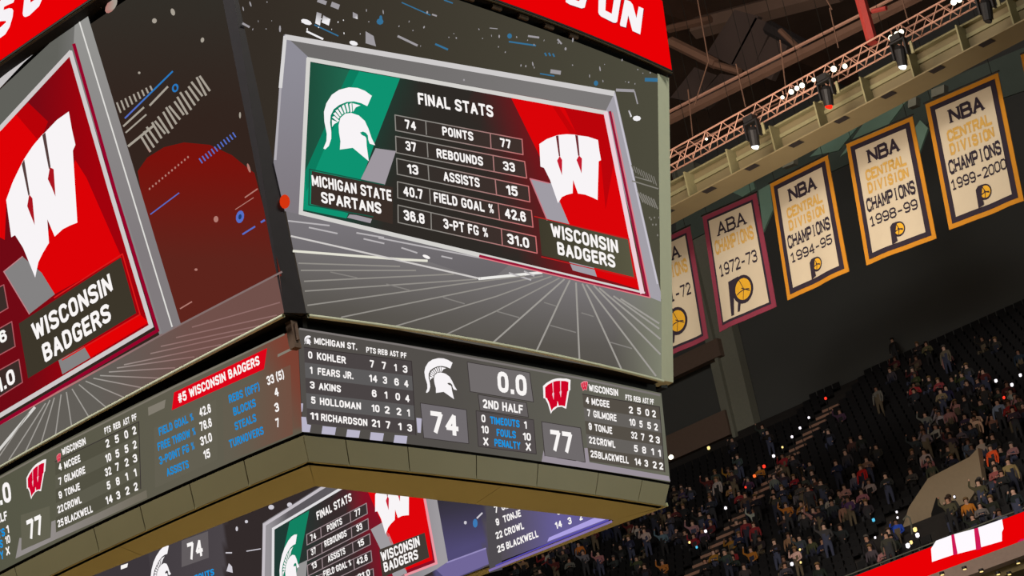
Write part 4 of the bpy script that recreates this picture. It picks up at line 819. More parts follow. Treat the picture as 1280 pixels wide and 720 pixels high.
for i in range(14):
    b = MB(); y = -13+2.05*i; b.box(-.62, -.05, y-.03, y+.03, .05, 1.13); b.out('stiffener', M_GIRD2, gird)
    b = MB(); b.hexa([(-.74, y+.9, -.02), (-.4, y+.9, -.02), (-.4, y+1.4, -.02), (-.74, y+1.4, -.02), (-.72, y+.95, 0), (-.42, y+.95, 0), (-.42, y+1.35, 0), (-.72, y+1.35, 0)]); b.out('clip_plate', M_ROOFD, gird)
M_LENSW = emit_mat('lamp_lens_white', (255, 244, 214), 3.0, 'NONE'); M_LENSR = emit_mat('lamp_lens_red', (255, 40, 20), 1.6, 'NONE'); M_LENSC = emit_mat('lamp_lens_cool', (236, 244, 255), 3.0, 'NONE')
def small_lamp(u, v, r, label):
    r *= .8
    P = on_x(u, v, 39.55); root = empty('truss_lamp', P, label, 'lamp', 'small lamps along the lighting truss')
    MB().bar((.02, 0, .02), (.22, 0, .12), r*1.0, 8).out('lamp_body', M_HOUSE, root); MB().bar((-.01, 0, 0), (.03, 0, .02), r*.92, 10).out('lens', M_LENSW, root)
    MB().bar((.12, 0, .05), (.12, 0, .3), .02, 5).out('yoke', M_TRUSS, root)
for i, (u, v, r) in enumerate([(989,115,.13),(996,110.5,.12),(1002.5,107,.13),(978,122,.09),(1017,100,.1),(1042,86.5,.15),(1056,83,.12),(1114,47.5,.14),(1121,43,.13),(1126.5,40,.12),(1192,3,.14),(1199,0,.13),(883,174,.06)]):
    small_lamp(u, v, r, 'small bright white lamp on the lattice truss, %s' % ['first of the trio above the red-lit spotlight','middle of the trio above the red-lit spotlight','last of the trio above the red-lit spotlight','dim one just left of the trio','single one between trio and pair','left lamp of the wide pair','right lamp of the wide pair','first of the trio above the white-lit spotlight','middle of the trio above the white-lit spotlight','last of the trio above the white-lit spotlight','left of the pair at the top edge','right of the pair at the top edge','faint one nearest the scoreboard'][i])
def moving_head(u, v, lens, label, tilt=0.0):
    P = on_x(u, v, 39.2); root = empty('spotlight', P, label, 'spotlight', 'black spotlights hanging from the truss')
    b = MB(); b.bar((0, 0, 0), (.1, .12, -.55), .21, 12, r2=.17); b.bar((0, 0, 0), (-.02, -.02, .12), .21, 12, r2=.12); b.out('head', M_HOUSE, root, False)
    e = Vector((.1, .12, -.55)); MB().bar(e, e+Vector((-.02, .02, -.06)), .13, 12).out('lens', lens, root)
    b = MB(); b.box(-.1, .1, -.3, -.24, -.3, .3); b.box(-.1, .1, .24, .3, -.3, .3); b.box(-.1, .1, -.3, .3, .28, .34); b.out('yoke', M_HOUSE, root)
    MB().box(-.16, .16, -.2, .2, .34, .55).out('base', M_HOUSE, root); MB().box(-.02, .04, -.5, -.4, -.35, .1).out('reflector_edge', M_GIRD2, root)
    MB().bar((.2, 0, .5), (.5, 0, .75), .03, 6).out('clamp', M_TRUSS, root)
moving_head(941, 163, M_LENSC, 'black spotlight with a white lit lens nearest the scoreboard'); moving_head(1033, 112, M_LENSR, 'black spotlight glowing red below the truss')
moving_head(1125, 62, M_LENSC, 'black spotlight with a bright white lens in the middle of the truss'); moving_head(1232, 4, M_HOUSE, 'black unlit spotlight at the top right of the truss')
def px_beam(name, p0, p1, X0, X1, r, m, label, cat='beam', grp=None, n=6):
    A = Vector(on_x(*p0, X0)); B = Vector(on_x(*p1, X1)); b = MB(); b.bar((0, 0, 0), B-A, r, n); o = b.out(name, m); o.location = A; tag(o, label, cat, grp); return o
px_beam('roof_beam', (800,168), (1290,-75), 45, 45, .22, M_BEAM, 'long brown roof beam running above the lighting truss')
px_beam('roof_pipe', (800,158), (1290,-90), 45, 45, .07, M_TRUSS, 'thin pipe running along the top of the brown roof beam', 'pipe')
px_beam('roof_pipe', (840,190), (1010,112), 43, 43, .035, M_BEAM, 'thin conduit just above the left end of the truss', 'pipe')
px_beam('roof_beam', (838,52), (895,80), 46, 46, .22, M_BEAM, 'short brown strut sloping down right beside the red header'); px_beam('roof_beam', (836,36), (888,24), 52, 52, .2, M_BEAM, 'thin brown strut near the top of the red header edge')
px_beam('roof_beam', (870,35), (1050,-12), 58, 58, .55, M_ROOF, 'wide dull brown arch beam at the top of the roof'); px_beam('roof_beam', (885,78), (925,90), 46, 46, .15, M_BEAM, 'stub of brown steel meeting the hanging rod')
px_beam('roof_beam', (960,34), (1012,62), 50, 50, .3, M_ROOFD, 'dark diagonal strut right of the ribbed deck panels'); px_beam('roof_beam', (975,38), (1003,65), 47, 47, .12, M_BEAM, 'slim brown strut ending on the long beam')
px_beam('red_column', (1074,-8), (1091,54), 40, 40, .2, M_REDP, 'red painted steel column coming down to the lighting truss', 'column')
px_beam('red_column', (1090,14), (1108,10), 42, 42, .09, M_REDP, 'short red stub arm beside the red column', 'bracket')
for k, (a, c, X) in enumerate([((872,0),(886,78),41), ((885,78),(868,132),42), ((920,80),(932,134),41), ((975,50),(983,118),41), ((1037,10),(1048,60),41), ((860,112),(866,172),42), ((1040,12),(1028,-10),41), ((1128,0),(1136,30),41)]):
    px_beam('suspension_rod', a, c, X, X, .025, M_BEAM, 'thin suspension rod under the roof, %s' % ['left one from the top edge','one slanting down left of the first','one meeting the truss left of the first spotlight','one above the first lamp trio','one right of the middle lamps','one just right of the scoreboard edge','short one at the top edge','one beside the red column'][k], 'rod', 'suspension rods under the roof')
for k, (a, c, e, f_) in enumerate([((918,12),(948,20),(915,82),(884,66)), ((944,22),(966,30),(938,92),(914,80)), ((968,34),(990,46),(964,100),(938,90)), ((868,84),(896,94),(868,128),(838,122)), ((900,92),(926,96),(880,136),(858,138))]):
    q = [Vector(on_x(*p, 50)) for p in (a, c, e, f_)]; o = MB().slab([p-q[0] for p in q], (.3, 0, 0)).out('deck_panel', M_DECK); o.location = q[0]
    tag(o, 'dark ribbed roof deck panel, %s' % ['upper of the three parallel ones','middle of the three parallel ones','lower of the three parallel ones','left one beside the scoreboard edge','right one beside the scoreboard edge'][k], 'panel', 'dark roof deck panels')
struct(MB().box(-70, 120, -70, 120, 45, 45.5).out('ceiling', M_ROOF))
for k in range(9):
    y = -20+14*k; struct(MB().box(-60, 100, y, y+.5, 43.6, 45).out('trim_%d' % (k+1), M_BEAM))
M_TEAL = mat('teal_glazing', (104, 132, 118), .45, noise=.2, scale=.8); M_TEALD = mat('dark_teal', (62, 72, 66), .7, noise=.2, scale=.8); M_GREY = mat('grey_fixture', (104, 104, 92), .7)
def px_panel(name, pts, X, m, label, cat, th=.1):
    q = [Vector(on_x(u, v, X)) for u, v in pts]; o = MB().slab([p-q[0] for p in q], (th, 0, 0)).out(name, m); o.location = q[0]
    if name == 'floodlight': MB().bar((.1, 0, 0), (.1, 0, 45-q[0].z), .012, 5).out('hanger', M_ROD, o)
    return tag(o, label, cat)
px_panel('wall_panel', [(845,262),(960,208),(1085,140),(1290,55),(1290,110),(1170,150),(1060,205),(960,250),(845,310)], 58, M_TEALD, 'dark teal-grey wall panel band behind the tops of the banners', 'panel')
px_panel('glazing_panel', [(1050,196),(1098,128),(1128,112),(1136,122),(1104,164),(1066,184)], 54, M_TEAL, 'pale teal slanted panel left of the 1999-2000 banner', 'panel')
px_panel('glazing_panel', [(1012,196),(1058,150),(1094,132),(1048,188)], 55, M_TEAL, 'teal slanted panel above the 1998-99 banner', 'panel')
px_panel('glazing_panel', [(1138,168),(1150,150),(1160,160),(1146,200)], 54, M_TEAL, 'narrow teal sliver between the last two banners', 'panel')
px_panel('glazing_panel', [(948,238),(962,230),(966,262),(954,290)], 54, M_TEAL, 'teal sliver between the 1972-73 and 1994-95 banners', 'panel')
px_panel('glazing_panel', [(915,240),(940,222),(944,236),(928,246)], 54, M_TEAL, 'small teal patch above the 1972-73 banner', 'panel')
for k, (u, v, a, c) in enumerate([(1222,62,30,12),(1000,150,12,10),(890,222,8,12),(905,214,8,12),(985,202,14,8),(1172,112,16,10),(1140,125,10,10)]):
    px_panel('floodlight', [(u-a/2,v),(u+a/2,v-a*.4),(u+a/2,v+c-a*.4),(u-a/2,v+c)], 46, M_GREY, 'grey roof fixture box, %s' % ['the long one at upper right below the girder','under the girder near the middle','left of the small pair near the scoreboard','right of the small pair near the scoreboard','above the 1994-95 banner','just above the 1999-2000 banner corner','left of the 1999-2000 banner top'][k], 'fixture', .3)
# ================================================================== stands
M_STEP = mat('stand_concrete', (46, 42, 40), .9, noise=.15, scale=1); M_WALLD = mat('black_wall', (84, 85, 83), .9, noise=.05, scale=.3); M_SEAT = mat('dark_seat', (23, 22, 24), .6)
M_COL = mat('column_concrete', (138, 138, 124), .9, noise=.1); M_TAN = mat('tan_concrete', (150, 132, 108), .9, noise=.08); M_BRW = mat('brown_wall', (118, 98, 86), .9, noise=.1); M_LEDGE = mat('grey_ledge', (142, 122, 112), .8)
X0, Z0, DX, DZ, NR = 55.0, 8.2, .82, .55, 35
stand = bpy.data.objects.new('upper_stand', None); SC.collection.objects.link(stand); stand['kind'] = 'structure'
YA, YB = 2, 92
for k in range(NR): MB().box(X0+DX*k, X0+DX*(k+1)+.1, YA, YB, Z0+DZ*(k-1)-.4, Z0+DZ*k).out('tread', M_STEP, stand)
struct(MB().box(X0+DX*NR, X0+DX*NR+1, YA-30, YB+40, Z0+DZ*NR-3, 45).out('wall_back', M_WALLD))
struct(MB().box(-60, 86, YB, YB+1, -14.9, 45).out('wall_left', M_WALLD)); struct(MB().box(-60, 110, -62, -61, -14.9, 45).out('wall_right', M_WALLD)); struct(MB().box(-61, -60, -62, 93, -14.9, 45).out('wall_front', M_WALLD))
struct(MB().box(54, 100, YA, YB, -14.9, 3.2).out('wall_lower', M_WALLD))
struct(MB().box(-60, 90, -60, 95, -15.3, -14.95).out('ground', mat('concourse_floor', (60, 56, 52), .8)))
M_WOOD = mat('court_hardwood', (214, 168, 108), .35, noise=.12, scale=3)
struct(MB().box(-10, 20, -11, 27, -14.95, -14.9).out('floor', M_WOOD))
b = MB()
for k in range(NR-1):
    x = X0+DX*k+.42; z = Z0+DZ*k; y = YA+.3
    while y < YB-.3:
        if not (58.0 < x+.2 < 62 and 22 < y < 28) and not (x > 80.5 and y > 44) and not (39.9 < y < 41.6) and not (61 < y < 62.6) and not (22.3 < y < 23.5 and k < 6):
            b.box(x, x+.36, y-.23, y+.23, z+.36, z+.44); b.box(x+.33, x+.39, y-.23, y+.23, z+.44, z+.82)
        y += .56
o = b.out('stadium_seats', M_SEAT, kind='stuff'); tag(o, 'rows of dark folding seats filling the upper stand', 'seats')
# stair aisle with its rail and step lights
aisle = empty('stair_aisle', (X0, 40.75, Z0), 'brown lit stair aisle climbing through the upper stand', 'stairs'); M_AIS = mat('aisle_carpet', (168, 128, 108), .9)
for k in range(8, NR-4):
    b = MB(); b.box(DX*k, DX*k+.45, -.55, .55, DZ*k, DZ*k+.14); b.out('step', M_AIS, aisle)
M_L = {'white': emit_mat('glow_white', (255, 246, 255), 1.5, 'NONE'), 'warm': emit_mat('glow_warm', (255, 220, 140), 1.4, 'NONE'), 'red': emit_mat('glow_red', (255, 60, 40), 1.2, 'NONE'), 'orange': emit_mat('glow_orange', (255, 110, 50), 1.2, 'NONE'), 'blue': emit_mat('glow_blue', (90, 200, 240), 1.0, 'NONE')}
def rake(u, v, h=0.0):
    c, d = ray(u, v); sl = DZ/DX; a = Z0+h-sl*X0; t = (a+sl*c[0]-c[2])/(d[2]-sl*d[0]); return c+t*d
ball = None
def glow(u, v, r, col, name, label, cat, grp, h=1.1, stemm=True):
    r *= .72
    P = rake(u, v, h); root = empty(name, P, label, cat, grp)
    b = MB(); n = 8
    vs = [(0, 0, r), (0, 0, -r)]+[(r*math.cos(a)*s_, r*math.sin(a)*s_, r*z) for z, s_ in ((.6, .8), (-.6, .8)) for a in [2*math.pi*i/n for i in range(n)]]
    fs = [(0, 2+i, 2+(i+1) % n) for i in range(n)]+[(2+i, 10+i, 10+(i+1) % n, 2+(i+1) % n) for i in range(n)]+[(1, 10+(i+1) % n, 10+i) for i in range(n)]
    link('bulb', vs, fs, M_L[col], root)
    if stemm: MB().bar((0, 0, -r), (0, 0, -h-.05), .025, 5).out('stem', M_HOUSE, root)
    else: MB().box(.0, .05, -r*.8, r*.8, -r*1.6, r*1.2).out('phone', M_HOUSE, root)
for k, (u, v, c, r) in enumerate([(1032,498,'red',.12),(1011,522,'white',.1),(1000,535,'white',.11),(990,546,'white',.11),(978,559,'warm',.09),(967,570,'white',.13),(955,583,'red',.14),(943,595,'orange',.13),(932,609,'red',.09),(907,635,'white',.12),(882,664,'white',.12)]):
    glow(u, v, r, c, 'aisle_light', '%s aisle light, %s counting down from the top of the lit stair row' % ({'warm': 'warm yellow'}.get(c, c), ['first','second','third','fourth','fifth','sixth','seventh','eighth','ninth','tenth','eleventh'][k]), 'light', 'row of small lights down the stair aisle')
for k, (u, v, c, r, lb) in enumerate([(886,560,'warm',.16,'warm white light at the far end of the crowd below the column'),(1275.5,469,'white',.12,'white phone light high at the right edge'),(1265,481,'white',.13,'white phone light beside the red one at right'),(1245,476,'white',.13,'pale phone light left of the white pair'),(1255,497,'red',.11,'red light among the crowd at right'),(1193,621,'white',.08,'white light in front of the tan wall'),(1223,602,'warm',.14,'warm flash held above the olive-clad spectator'),(1092,650,'blue',.12,'pale blue phone screen in the crowd'),(1121,640,'white',.08,'tiny white light upper of a pair'),(1122,647,'white',.08,'tiny white light lower of a pair'),(1144,662,'warm',.15,'yellowish light above the red board'),(1147,669,'white',.15,'white light just above the red board'),(1135,682,'white',.16,'large white light at the lip of the red board'),(1139,678,'warm',.12,'yellow light at the lip of the red board'),(990,705,'white',.13,'white screen light near the bottom of the crowd'),(1001,703,'warm',.08,'tiny warm light beside the white screen'),(862,678,'warm',.1,'yellow-green light lower left crowd'),(871,684,'blue',.1,'blue light lower left crowd'),(1094,672,'white',.08,'tiny light above the left part of the red board'),(1000,687,'warm',.08,'faint yellow light beside the pink-clad spectator')]):
    glow(u, v, r, c, 'phone_light', lb, 'light', 'phone and camera lights in the crowd', .9, False)
# board on the balcony edge
FB = Surf(0, 54.0, 0, 7.6, 8.75, (3, 60), (3, 60), 0, -1)
rb = empty('balcony_board', (54, 30, 8), 'bright red light board with white shapes along the balcony edge', 'light board')
o = MB().box(.02, .3, -27, 32, -.37, .72).out('board_housing', M_HOUSE, rb)
def fb(px_, col, nm, k): 
    o = graphic(FB, [px_], col, k, nm, None); 
    for v in o.data.vertices: v.co -= Vector((54, 30, 8))
    o.parent = rb; return o
vs = [(53.995-54, y-30, z-8) for y, z in ((3,7.63),(60,7.63),(60,8.7),(3,8.7))]; o = link('board_face', vs, [(0,1,2,3)], emit_mat('board_red', RED, 1.0), rb)
for q in ([(1163.8,686),(1170,676),(1189,669),(1191.5,693.5),(1165,702.5)],[(1192.5,667.8),(1217.5,661),(1220,686.5),(1196.5,692.5)],[(1222.5,659.5),(1252.5,649),(1254.5,661),(1252.5,665),(1252.5,676.5),(1226.5,684)]):
    fb(q, (255,250,255), 'white_shape', 2)
for q in ([(1189,669),(1192.5,667.8),(1197,692),(1192,694)],[(1217.5,661),(1222.5,659.5),(1225,672),(1226.5,686),(1220,688),(1219,675)],[(1272,677),(1276,674),(1285,672),(1285,684),(1275,684)]): fb(q, (206,24,84), 'pink_shape', 3)
struct(MB().box(53.8, 55.1, 3, 60, 7.05, 7.6).out('trim_10', M_LEDGE)); struct(MB().box(54.1, 55.1, 3, 60, 7.6, 8.75).out('trim_11', M_WALLD))
M_SOF2 = mat('balcony_soffit', (110, 96, 66), .8, noise=.1); struct(MB().box(54.4, 75, 3, 60, 6.7, 7.04).out('trim_12', M_SOF2))
rail = empty('glass_rail', (55.2, 30, 8.2), 'low clear rail along the front of the upper stand', 'railing')
MB().bar((0, -27, .95), (0, 30, .95), .03, 6).out('top_rail', M_GREY, rail)
for i in range(30): MB().bar((0, -26.8+1.95*i, 0), (0, -26.8+1.95*i, .95), .02, 5).out('rail_post', M_GREY, rail)
for k, (u, v) in enumerate([(1206,712),(1227,715),(1248,718.5),(1273,704.5),(1178,719),(1262,718.5)]):
    P = on_plane(u, v, 2, 6.62); root = empty('soffit_light', P, 'tiny warm downlight under the balcony, %s' % ['left one','second from left','third from left','the upper right one','leftmost at the picture bottom','lower right one'][k], 'lamp', 'downlights under the balcony')
    MB().bar((0, 0, 0), (0, 0, .06), .07, 10).out('lens', M_L['warm'], root); MB().bar((0, 0, .02), (0, 0, .12), .1, 10).out('lamp_ring', M_HOUSE, root)
# vomitory wall
q = [Vector(on_x(u, v, 60.6)) for u, v in ((1128,660),(1136,634),(1160,598),(1212,571),(1222,560),(1228,600),(1196,650),(1160,668))]
o = MB().slab([p-q[0] for p in q], (.35, 0, 0)).out('exit_wall', M_TAN); o.location = q[0]; tag(o, 'tan concrete wall around the exit opening in the crowd', 'wall')
q = [Vector(on_x(u, v, 60.5)) for u, v in ((1164,642),(1170,622),(1180,640),(1184,655),(1164,652))]
o = MB().slab([p-q[0] for p in q], (.08, 0, 0)).out('exit_opening', M_DARK); o.location = q[0]; tag(o, 'dark pointed opening in the tan exit wall', 'opening')
rl = empty('stair_rail', on_x(1135, 645, 58.5), 'thin curved handrail left of the tan exit wall', 'railing'); pts = [Vector(on_x(u, v, 58.5))-rl.location for u, v in ((1140,668),(1139,655),(1137,647),(1133,645),(1129,650))]
b = MB(); [b.bar(a, c, .035, 6) for a, c in zip(pts[:-1], pts[1:])]; b.out('handrail', M_GREY, rl)
# column and brown beam at the far left of the stand
xw = X0+DX*NR
def yat(u, v, X): return on_x(u, v, X)[1]
colo = empty('concrete_column', (xw-.5, yat(908, 460, xw-.6), 24), 'tall grey concrete column left of the black wall', 'column')
cy = colo.location.y
yr, yl = yat(929, 460, xw-.6)-cy, yat(906, 460, xw-.6)-cy; MB().box(-.3, .4, yr, yl, 2.0, 20).out('shaft', M_COL, colo)
yr2, yl2 = yat(906, 460, xw-.6)-cy, yat(902, 460, xw-.6)-cy; MB().box(-.6, .4, yr2, yl2, 1.2, 20).out('rib', M_COL, colo)
yr3, yl3 = yat(901, 460, xw-.6)-cy, yat(889, 460, xw-.6)-cy; MB().box(-.1, .4, yr3, yl3, 1.2, 20).out('side_shaft', M_COL, colo)
P = on_x(909, 528, xw-1.2); o = MB().box(0, .5, 0, 14, -.75, .8).out('brown_beam', M_BRW); o.location = P; tag(o, 'dull brown horizontal wall beam beside the scoreboard corner', 'beam')
P = on_x(900, 440, xw-1.2); o = MB().box(0, .5, 0, 14, -.2, .9).out('brown_beam', M_BRW); o.location = P; tag(o, 'dim brown beam under the 1972-73 banner', 'beam')
# ================================================================== spectators
def omat(name, rough=.9, dark=None):
    m = bpy.data.materials.new(name); m.use_nodes = True; n = m.node_tree; b = n.nodes['Principled BSDF']; b.inputs['Roughness'].default_value = rough
    oi = n.nodes.new('ShaderNodeObjectInfo')
    if dark is None: n.links.new(oi.outputs['Color'], b.inputs['Base Color'])
    else:
        r = n.nodes.new('ShaderNodeValToRGB'); r.color_ramp.interpolation = 'CONSTANT'
        e = r.color_ramp.elements; e[0].color = (*lin(dark[0]), 1); e[1].color = (*lin(dark[1]), 1); e[1].position = 1/len(dark)
        for i, c in enumerate(dark[2:]): x = e.new((i+2)/len(dark)); x.color = (*lin(c), 1)
        n.links.new(oi.outputs['Random'], r.inputs[0]); n.links.new(r.outputs[0], b.inputs['Base Color'])
    return m
M_SHIRT = omat('clothing_top'); M_SKIN = omat('skin', .6, [(186,142,120),(166,120,98),(198,158,138),(124,86,66),(178,136,114)])
M_TROU = omat('trousers', .9, [(34,36,52),(28,26,28),(58,62,84),(92,80,62),(44,44,48)]); M_HAIR = omat('hair')
def body(kind, var):
    rnd = random.Random(var*13+(5 if kind == 'sit' else 1)); s = 1
    hip = .95 if kind == 'stand' else .52; lean = rnd.uniform(-.06, .1); J = {}
    J['pel'] = ((0, 0, hip), .15, .12); J['wa'] = ((-lean*.3, 0, hip+.2), .145, .11); J['ch'] = ((-lean*.8, 0, hip+.42), .19, .13); J['ne'] = ((-lean, 0, hip+.56), .06, .06)
    J['h0'] = ((-lean-.02, 0, hip+.66), .085, .095); J['h1'] = ((-lean-.02, 0, hip+.76), .085, .1)
    E_ = [('pel','wa'),('wa','ch'),('ch','ne'),('ne','h0'),('h0','h1')]
    arm = var % 4
    for sg, t in ((-1, 'l'), (1, 'r')):
        J[t+'s'] = ((-lean*.9, sg*.2, hip+.48), .065, .065)
        if arm == 0: el, wr = (0, sg*.26, hip+.2), (-.06, sg*.25, hip-.04)
        elif arm == 1: el, wr = (-.04, sg*.28, hip+.2), (-.24, sg*.08, hip+.24)
        elif arm == 2 and sg == 1: el, wr = (-.2, sg*.26, hip+.34), (-.3, sg*.12, hip+.6)
        elif arm == 3 and sg == 1: el, wr = (-.06, sg*.36, hip+.62), (-.08, sg*.3, hip+.86)
        else: el, wr = (-.06, sg*.27, hip+.2), (-.26, sg*.18, hip+.08)
        J[t+'e'] = (el, .048, .048); J[t+'w'] = (wr, .034, .034)
        d = (Vector(wr)-Vector(el)).normalized(); h = Vector(wr)+d*.09; J[t+'h'] = (tuple(h), .038, .026)
        E_ += [('ch', t+'s'), (t+'s', t+'e'), (t+'e', t+'w'), (t+'w', t+'h')]
        J[t+'p'] = ((0, sg*.1, hip-.06), .09, .09)
        if kind == 'stand': kn, an, to = (-.03, sg*.11, .5), (0, sg*.12, .07), (-.14, sg*.13, .04)
        else: kn, an, to = (-.44, sg*.13, .5), (-.4, sg*.14, .08), (-.54, sg*.15, .05)
        J[t+'k'] = (kn, .062, .062); J[t+'a'] = (an, .042, .042); J[t+'t'] = (to, .045, .032)
        E_ += [('pel', t+'p'), (t+'p', t+'k'), (t+'k', t+'a'), (t+'a', t+'t')]
    ks = list(J); me = bpy.data.meshes.new('person'); me.from_pydata([J[k][0] for k in ks], [(ks.index(a), ks.index(b)) for a, b in E_], []); 
    o = bpy.data.objects.new('p', me); SC.collection.objects.link(o); md = o.modifiers.new('s', 'SKIN'); sv = me.skin_vertices[0].data
    for i, k in enumerate(ks): sv[i].radius = J[k][1:]; sv[i].use_root = (k == 'pel')
    md.use_smooth_shade = True; o.modifiers.new('u', 'SUBSURF').levels = 1
    dg = bpy.context.evaluated_depsgraph_get(); out = bpy.data.meshes.new_from_object(o.evaluated_get(dg)); bpy.data.objects.remove(o)
    out.materials.clear()
    for m in (M_SHIRT, M_TROU, M_SKIN, M_HOUSE): out.materials.append(m)
    segs = [(Vector(J[a][0]), Vector(J[b][0]), (2 if b in ('h0', 'h1') or b[1:] == 'h' else 3 if b[1:] == 't' else 1 if (b[1:] in ('k', 'a') or b[1:] == 'p' and len(b) == 2) else 0)) for a, b in E_]
    for p in out.polygons:
        c = p.center; best = 9; mi = 0
        for a, b, m in segs:
            ab = b-a; t = max(0, min(1, (c-a).dot(ab)/ab.length_squared)); d = (c-a-ab*t).length*(2.2 if m == 2 and a.z < hip+.5 else 1)
            if d < best: best, mi = d, m
        p.material_index = mi
    # nose, and a hair cap as a separate child mesh
    hx, hz = -lean-.02, hip+.74; vs = []; fs = []; n = 8
    for i, (z, r) in enumerate(((-.05, .108), (.03, .118), (.09, .095), (.125, .04))):
        for k in range(n):
            a = 2*math.pi*k/n; fr = math.cos(a) < -.3 and i == 0
            vs.append((hx+.02+r*math.cos(a)*(.82 if fr else 1), r*math.sin(a)*.92, hz+z+(.07 if fr else -.05 if i == 0 and var % 2 else 0)))
    for i in range(3):
        for k in range(n): fs.append((i*n+k, i*n+(k+1) % n, (i+1)*n+(k+1) % n, (i+1)*n+k))
    fs.append(tuple(range(3*n, 4*n)))
    hm = bpy.data.meshes.new('hair'); hm.from_pydata(vs, [], fs); hm.materials.append(M_HAIR)
    for f in hm.polygons: f.use_smooth = True
    return out, hm
BOD = {k: [body(k, v) for v in range(4)] for k in ('stand', 'sit')}
ORD = ['front','second','third','fourth','fifth','sixth','seventh','eighth','ninth','tenth','eleventh','twelfth','thirteenth','fourteenth','fifteenth','sixteenth','seventeenth','eighteenth','nineteenth','twentieth','twenty-first','twenty-second','twenty-third','twenty-fourth','twenty-fifth','twenty-sixth','twenty-seventh','twenty-eighth','twenty-ninth','thirtieth','thirty-first','thirty-second','thirty-third','thirty-fourth','thirty-fifth']
COLS = [('black',(30,28,30),9),('charcoal',(52,50,54),8),('dark grey',(72,70,72),6),('grey',(116,112,114),4),('white',(180,170,164),3.2),('dark red',(92,28,32),2.6),('red',(150,32,34),.8),('navy',(32,38,66),4),('pinkish',(170,120,120),2),('tan',(150,120,90),1.6),('ochre',(164,112,34),1),('olive',(74,72,46),1.6),('brown',(84,58,44),2.4),('purple',(78,50,84),1),('pale blue',(96,108,124),.8)]
HAIRS = [(30,24,20),(60,42,28),(18,16,16),(120,92,56),(80,74,70),(46,30,22)]
def zone(px, py):
    return ('below the scoreboard corner' if px < 780 else 'beside the scoreboard corner' if px < 870 else 'left of the stair aisle' if px < 945 else 'by the stair aisle lights' if px < 1040 else 'left of the exit wall' if px < 1125 else 'by the tan exit wall' if px < 1215 else 'at the right edge')
taken = set(); people = []
def place(row, y, pose, cname, col, var=None):
    key = (row, round(y/.56))
    if key in taken or row >= NR-1: return
    if 59.2 < X0+DX*row+.5 < 62.2 and 22.3 < y < 29: return
    if row > NR-5 and y > 44: return
    taken.add(key); var = random.randrange(4) if var is None else var
    bm_, hm = BOD[pose][var]; x = X0+DX*row+(.22 if pose == 'stand' else .66); z = Z0+DZ*row
    o = bpy.data.objects.new('person', bm_); SC.collection.objects.link(o); o.location = (x, y, z); sc = random.uniform(.94, 1.06); o.scale = (sc*1.08, sc*1.12, sc)
    o.rotation_euler.z = random.uniform(-.35, .35)+.25; o.color = (*lin(col), 1)
    h = bpy.data.objects.new('hair', hm); SC.collection.objects.link(h); h.parent = o; h.color = (*lin(random.choice(HAIRS)), 1)
    px, py = proj((x, y, z+1))
    arms = {0: 'arms down', 1: 'arms folded', 2: 'hand at face', 3: 'one arm raised'}[var] if pose == 'stand' else {0: 'arms down', 1: 'hands together', 2: 'hand at face', 3: 'one arm raised'}[var]
    lb = '%s spectator, %s top, %s, %s row, %s' % ('standing' if pose == 'stand' else 'seated', cname, arms, ORD[row], zone(px, py))
    o['label'] = lb; o['category'] = 'person'; o['group'] = 'spectators in the upper stand'; people.append(o)
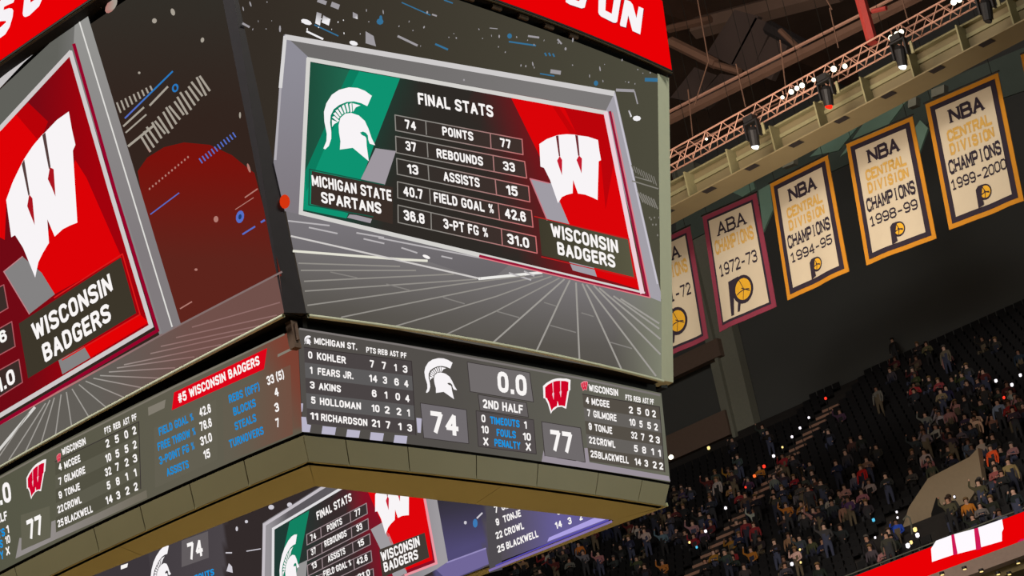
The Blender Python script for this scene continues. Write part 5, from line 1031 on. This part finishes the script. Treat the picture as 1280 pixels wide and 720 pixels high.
for u, v, cn, c, pose, var in [(1246,604,'bright orange',(232,84,30),'stand',0),(1083,622,'bright red',(196,30,30),'stand',0),(1010,716,'pale pink',(206,166,156),'stand',2),(1226,556,'cream',(226,186,158),'stand',1),(1232,556,'cream',(226,186,158),'stand',0),(951,604,'golden ochre',(176,112,34),'sit',1),(913,628,'sandy brown',(140,104,62),'sit',1),(922,640,'crimson',(140,36,40),'sit',1),(937,690,'wine red',(120,34,40),'stand',0),(951,690,'deep red',(130,30,36),'stand',0),(1066,686,'yellow',(190,176,76),'sit',0),(1118,682,'vivid blue',(36,76,190),'sit',2),(1120,676,'bright red',(210,40,44),'sit',2),(1209,656,'golden ochre',(190,116,30),'sit',0),(721,704,'orange',(196,110,36),'sit',0),(1009,642,'dark grey',(70,66,64),'stand',1),(1024,640,'dark grey',(60,56,60),'stand',0),(1104,520,'grey',(110,106,98),'stand',0),(1255,628,'red checked',(150,80,76),'stand',1),(1232,650,'olive',(70,66,44),'stand',3),(1186,520,'tan',(140,124,96),'stand',1),(1166,460,'olive',(90,86,58),'stand',1),(1189,470,'grey',(110,100,84),'stand',0),(1147,498,'red',(170,46,50),'sit',1),(1171,500,'dusty red',(150,60,66),'sit',1),(1103,662,'white',(210,196,186),'sit',2),(1262,534,'pale blue',(120,132,156),'stand',0),(1070,690,'green',(46,92,52),'sit',0),(1236,520,'white',(224,200,180),'sit',1),(966,636,'black',(30,28,30),'sit',0),(983,634,'golden ochre',(150,116,40),'sit',1)]:
    P = rake(u, v); place(max(0, int((P[0]-X0)/DX)), P[1], pose, cn, c, var)
DENS = [(1185,478,1282,662,.66),(1225,398,1282,470,.1),(1112,425,1192,505,.26),(1040,492,1190,560,.05),(1055,555,1180,645,.26),(1150,520,1200,590,.4),(985,575,1075,712,.55),(1060,600,1120,705,.62),(868,640,1060,722,.5),(890,588,990,650,.34),(905,520,975,560,.14),(765,610,880,705,.3),(640,650,860,724,.32),(1000,520,1100,600,.12)]
cand = []
for row in range(NR-1):
    y = 5.0
    while y < 68:
        P = (X0+DX*row+.6, y, Z0+DZ*row+.8); px, py = proj(P); yy = y; y += .56
        if not (630 < px < 1300 and 380 < py < 740): continue
        if 39.7 < yy < 41.8: continue
        if 1126 < px < 1222 and 572 < py < 665 and py > 1150-.5*px and X0+DX*row > 60.0 and (px-1126)*(-.78)+655 < py: continue
        d = max([q[4] for q in DENS if q[0] <= px <= q[2] and q[1] <= py <= q[3]] or [0])
        g = random.Random(row*7+int(yy/2.2)*131).random()          # people come in clusters
        if random.random() < d*(.35+1.1*g): cand.append((row, yy))
random.shuffle(cand)
for row, y in cand[:295-len(people)]:
    c = random.choices(COLS, [q[2] for q in COLS])[0]; place(row, y, 'stand' if random.random() < .3 else 'sit', c[0], tuple(min(255, max(0, v+random.randint(-8, 8)+(-8 if v > 60 else -3))) for v in c[1]))
print('people', len(people))
# the whole place is raised so that the court lies at zero
for o in list(SC.objects):
    if o.parent is None and o.type in ('MESH', 'EMPTY'): o.location.z += ZO
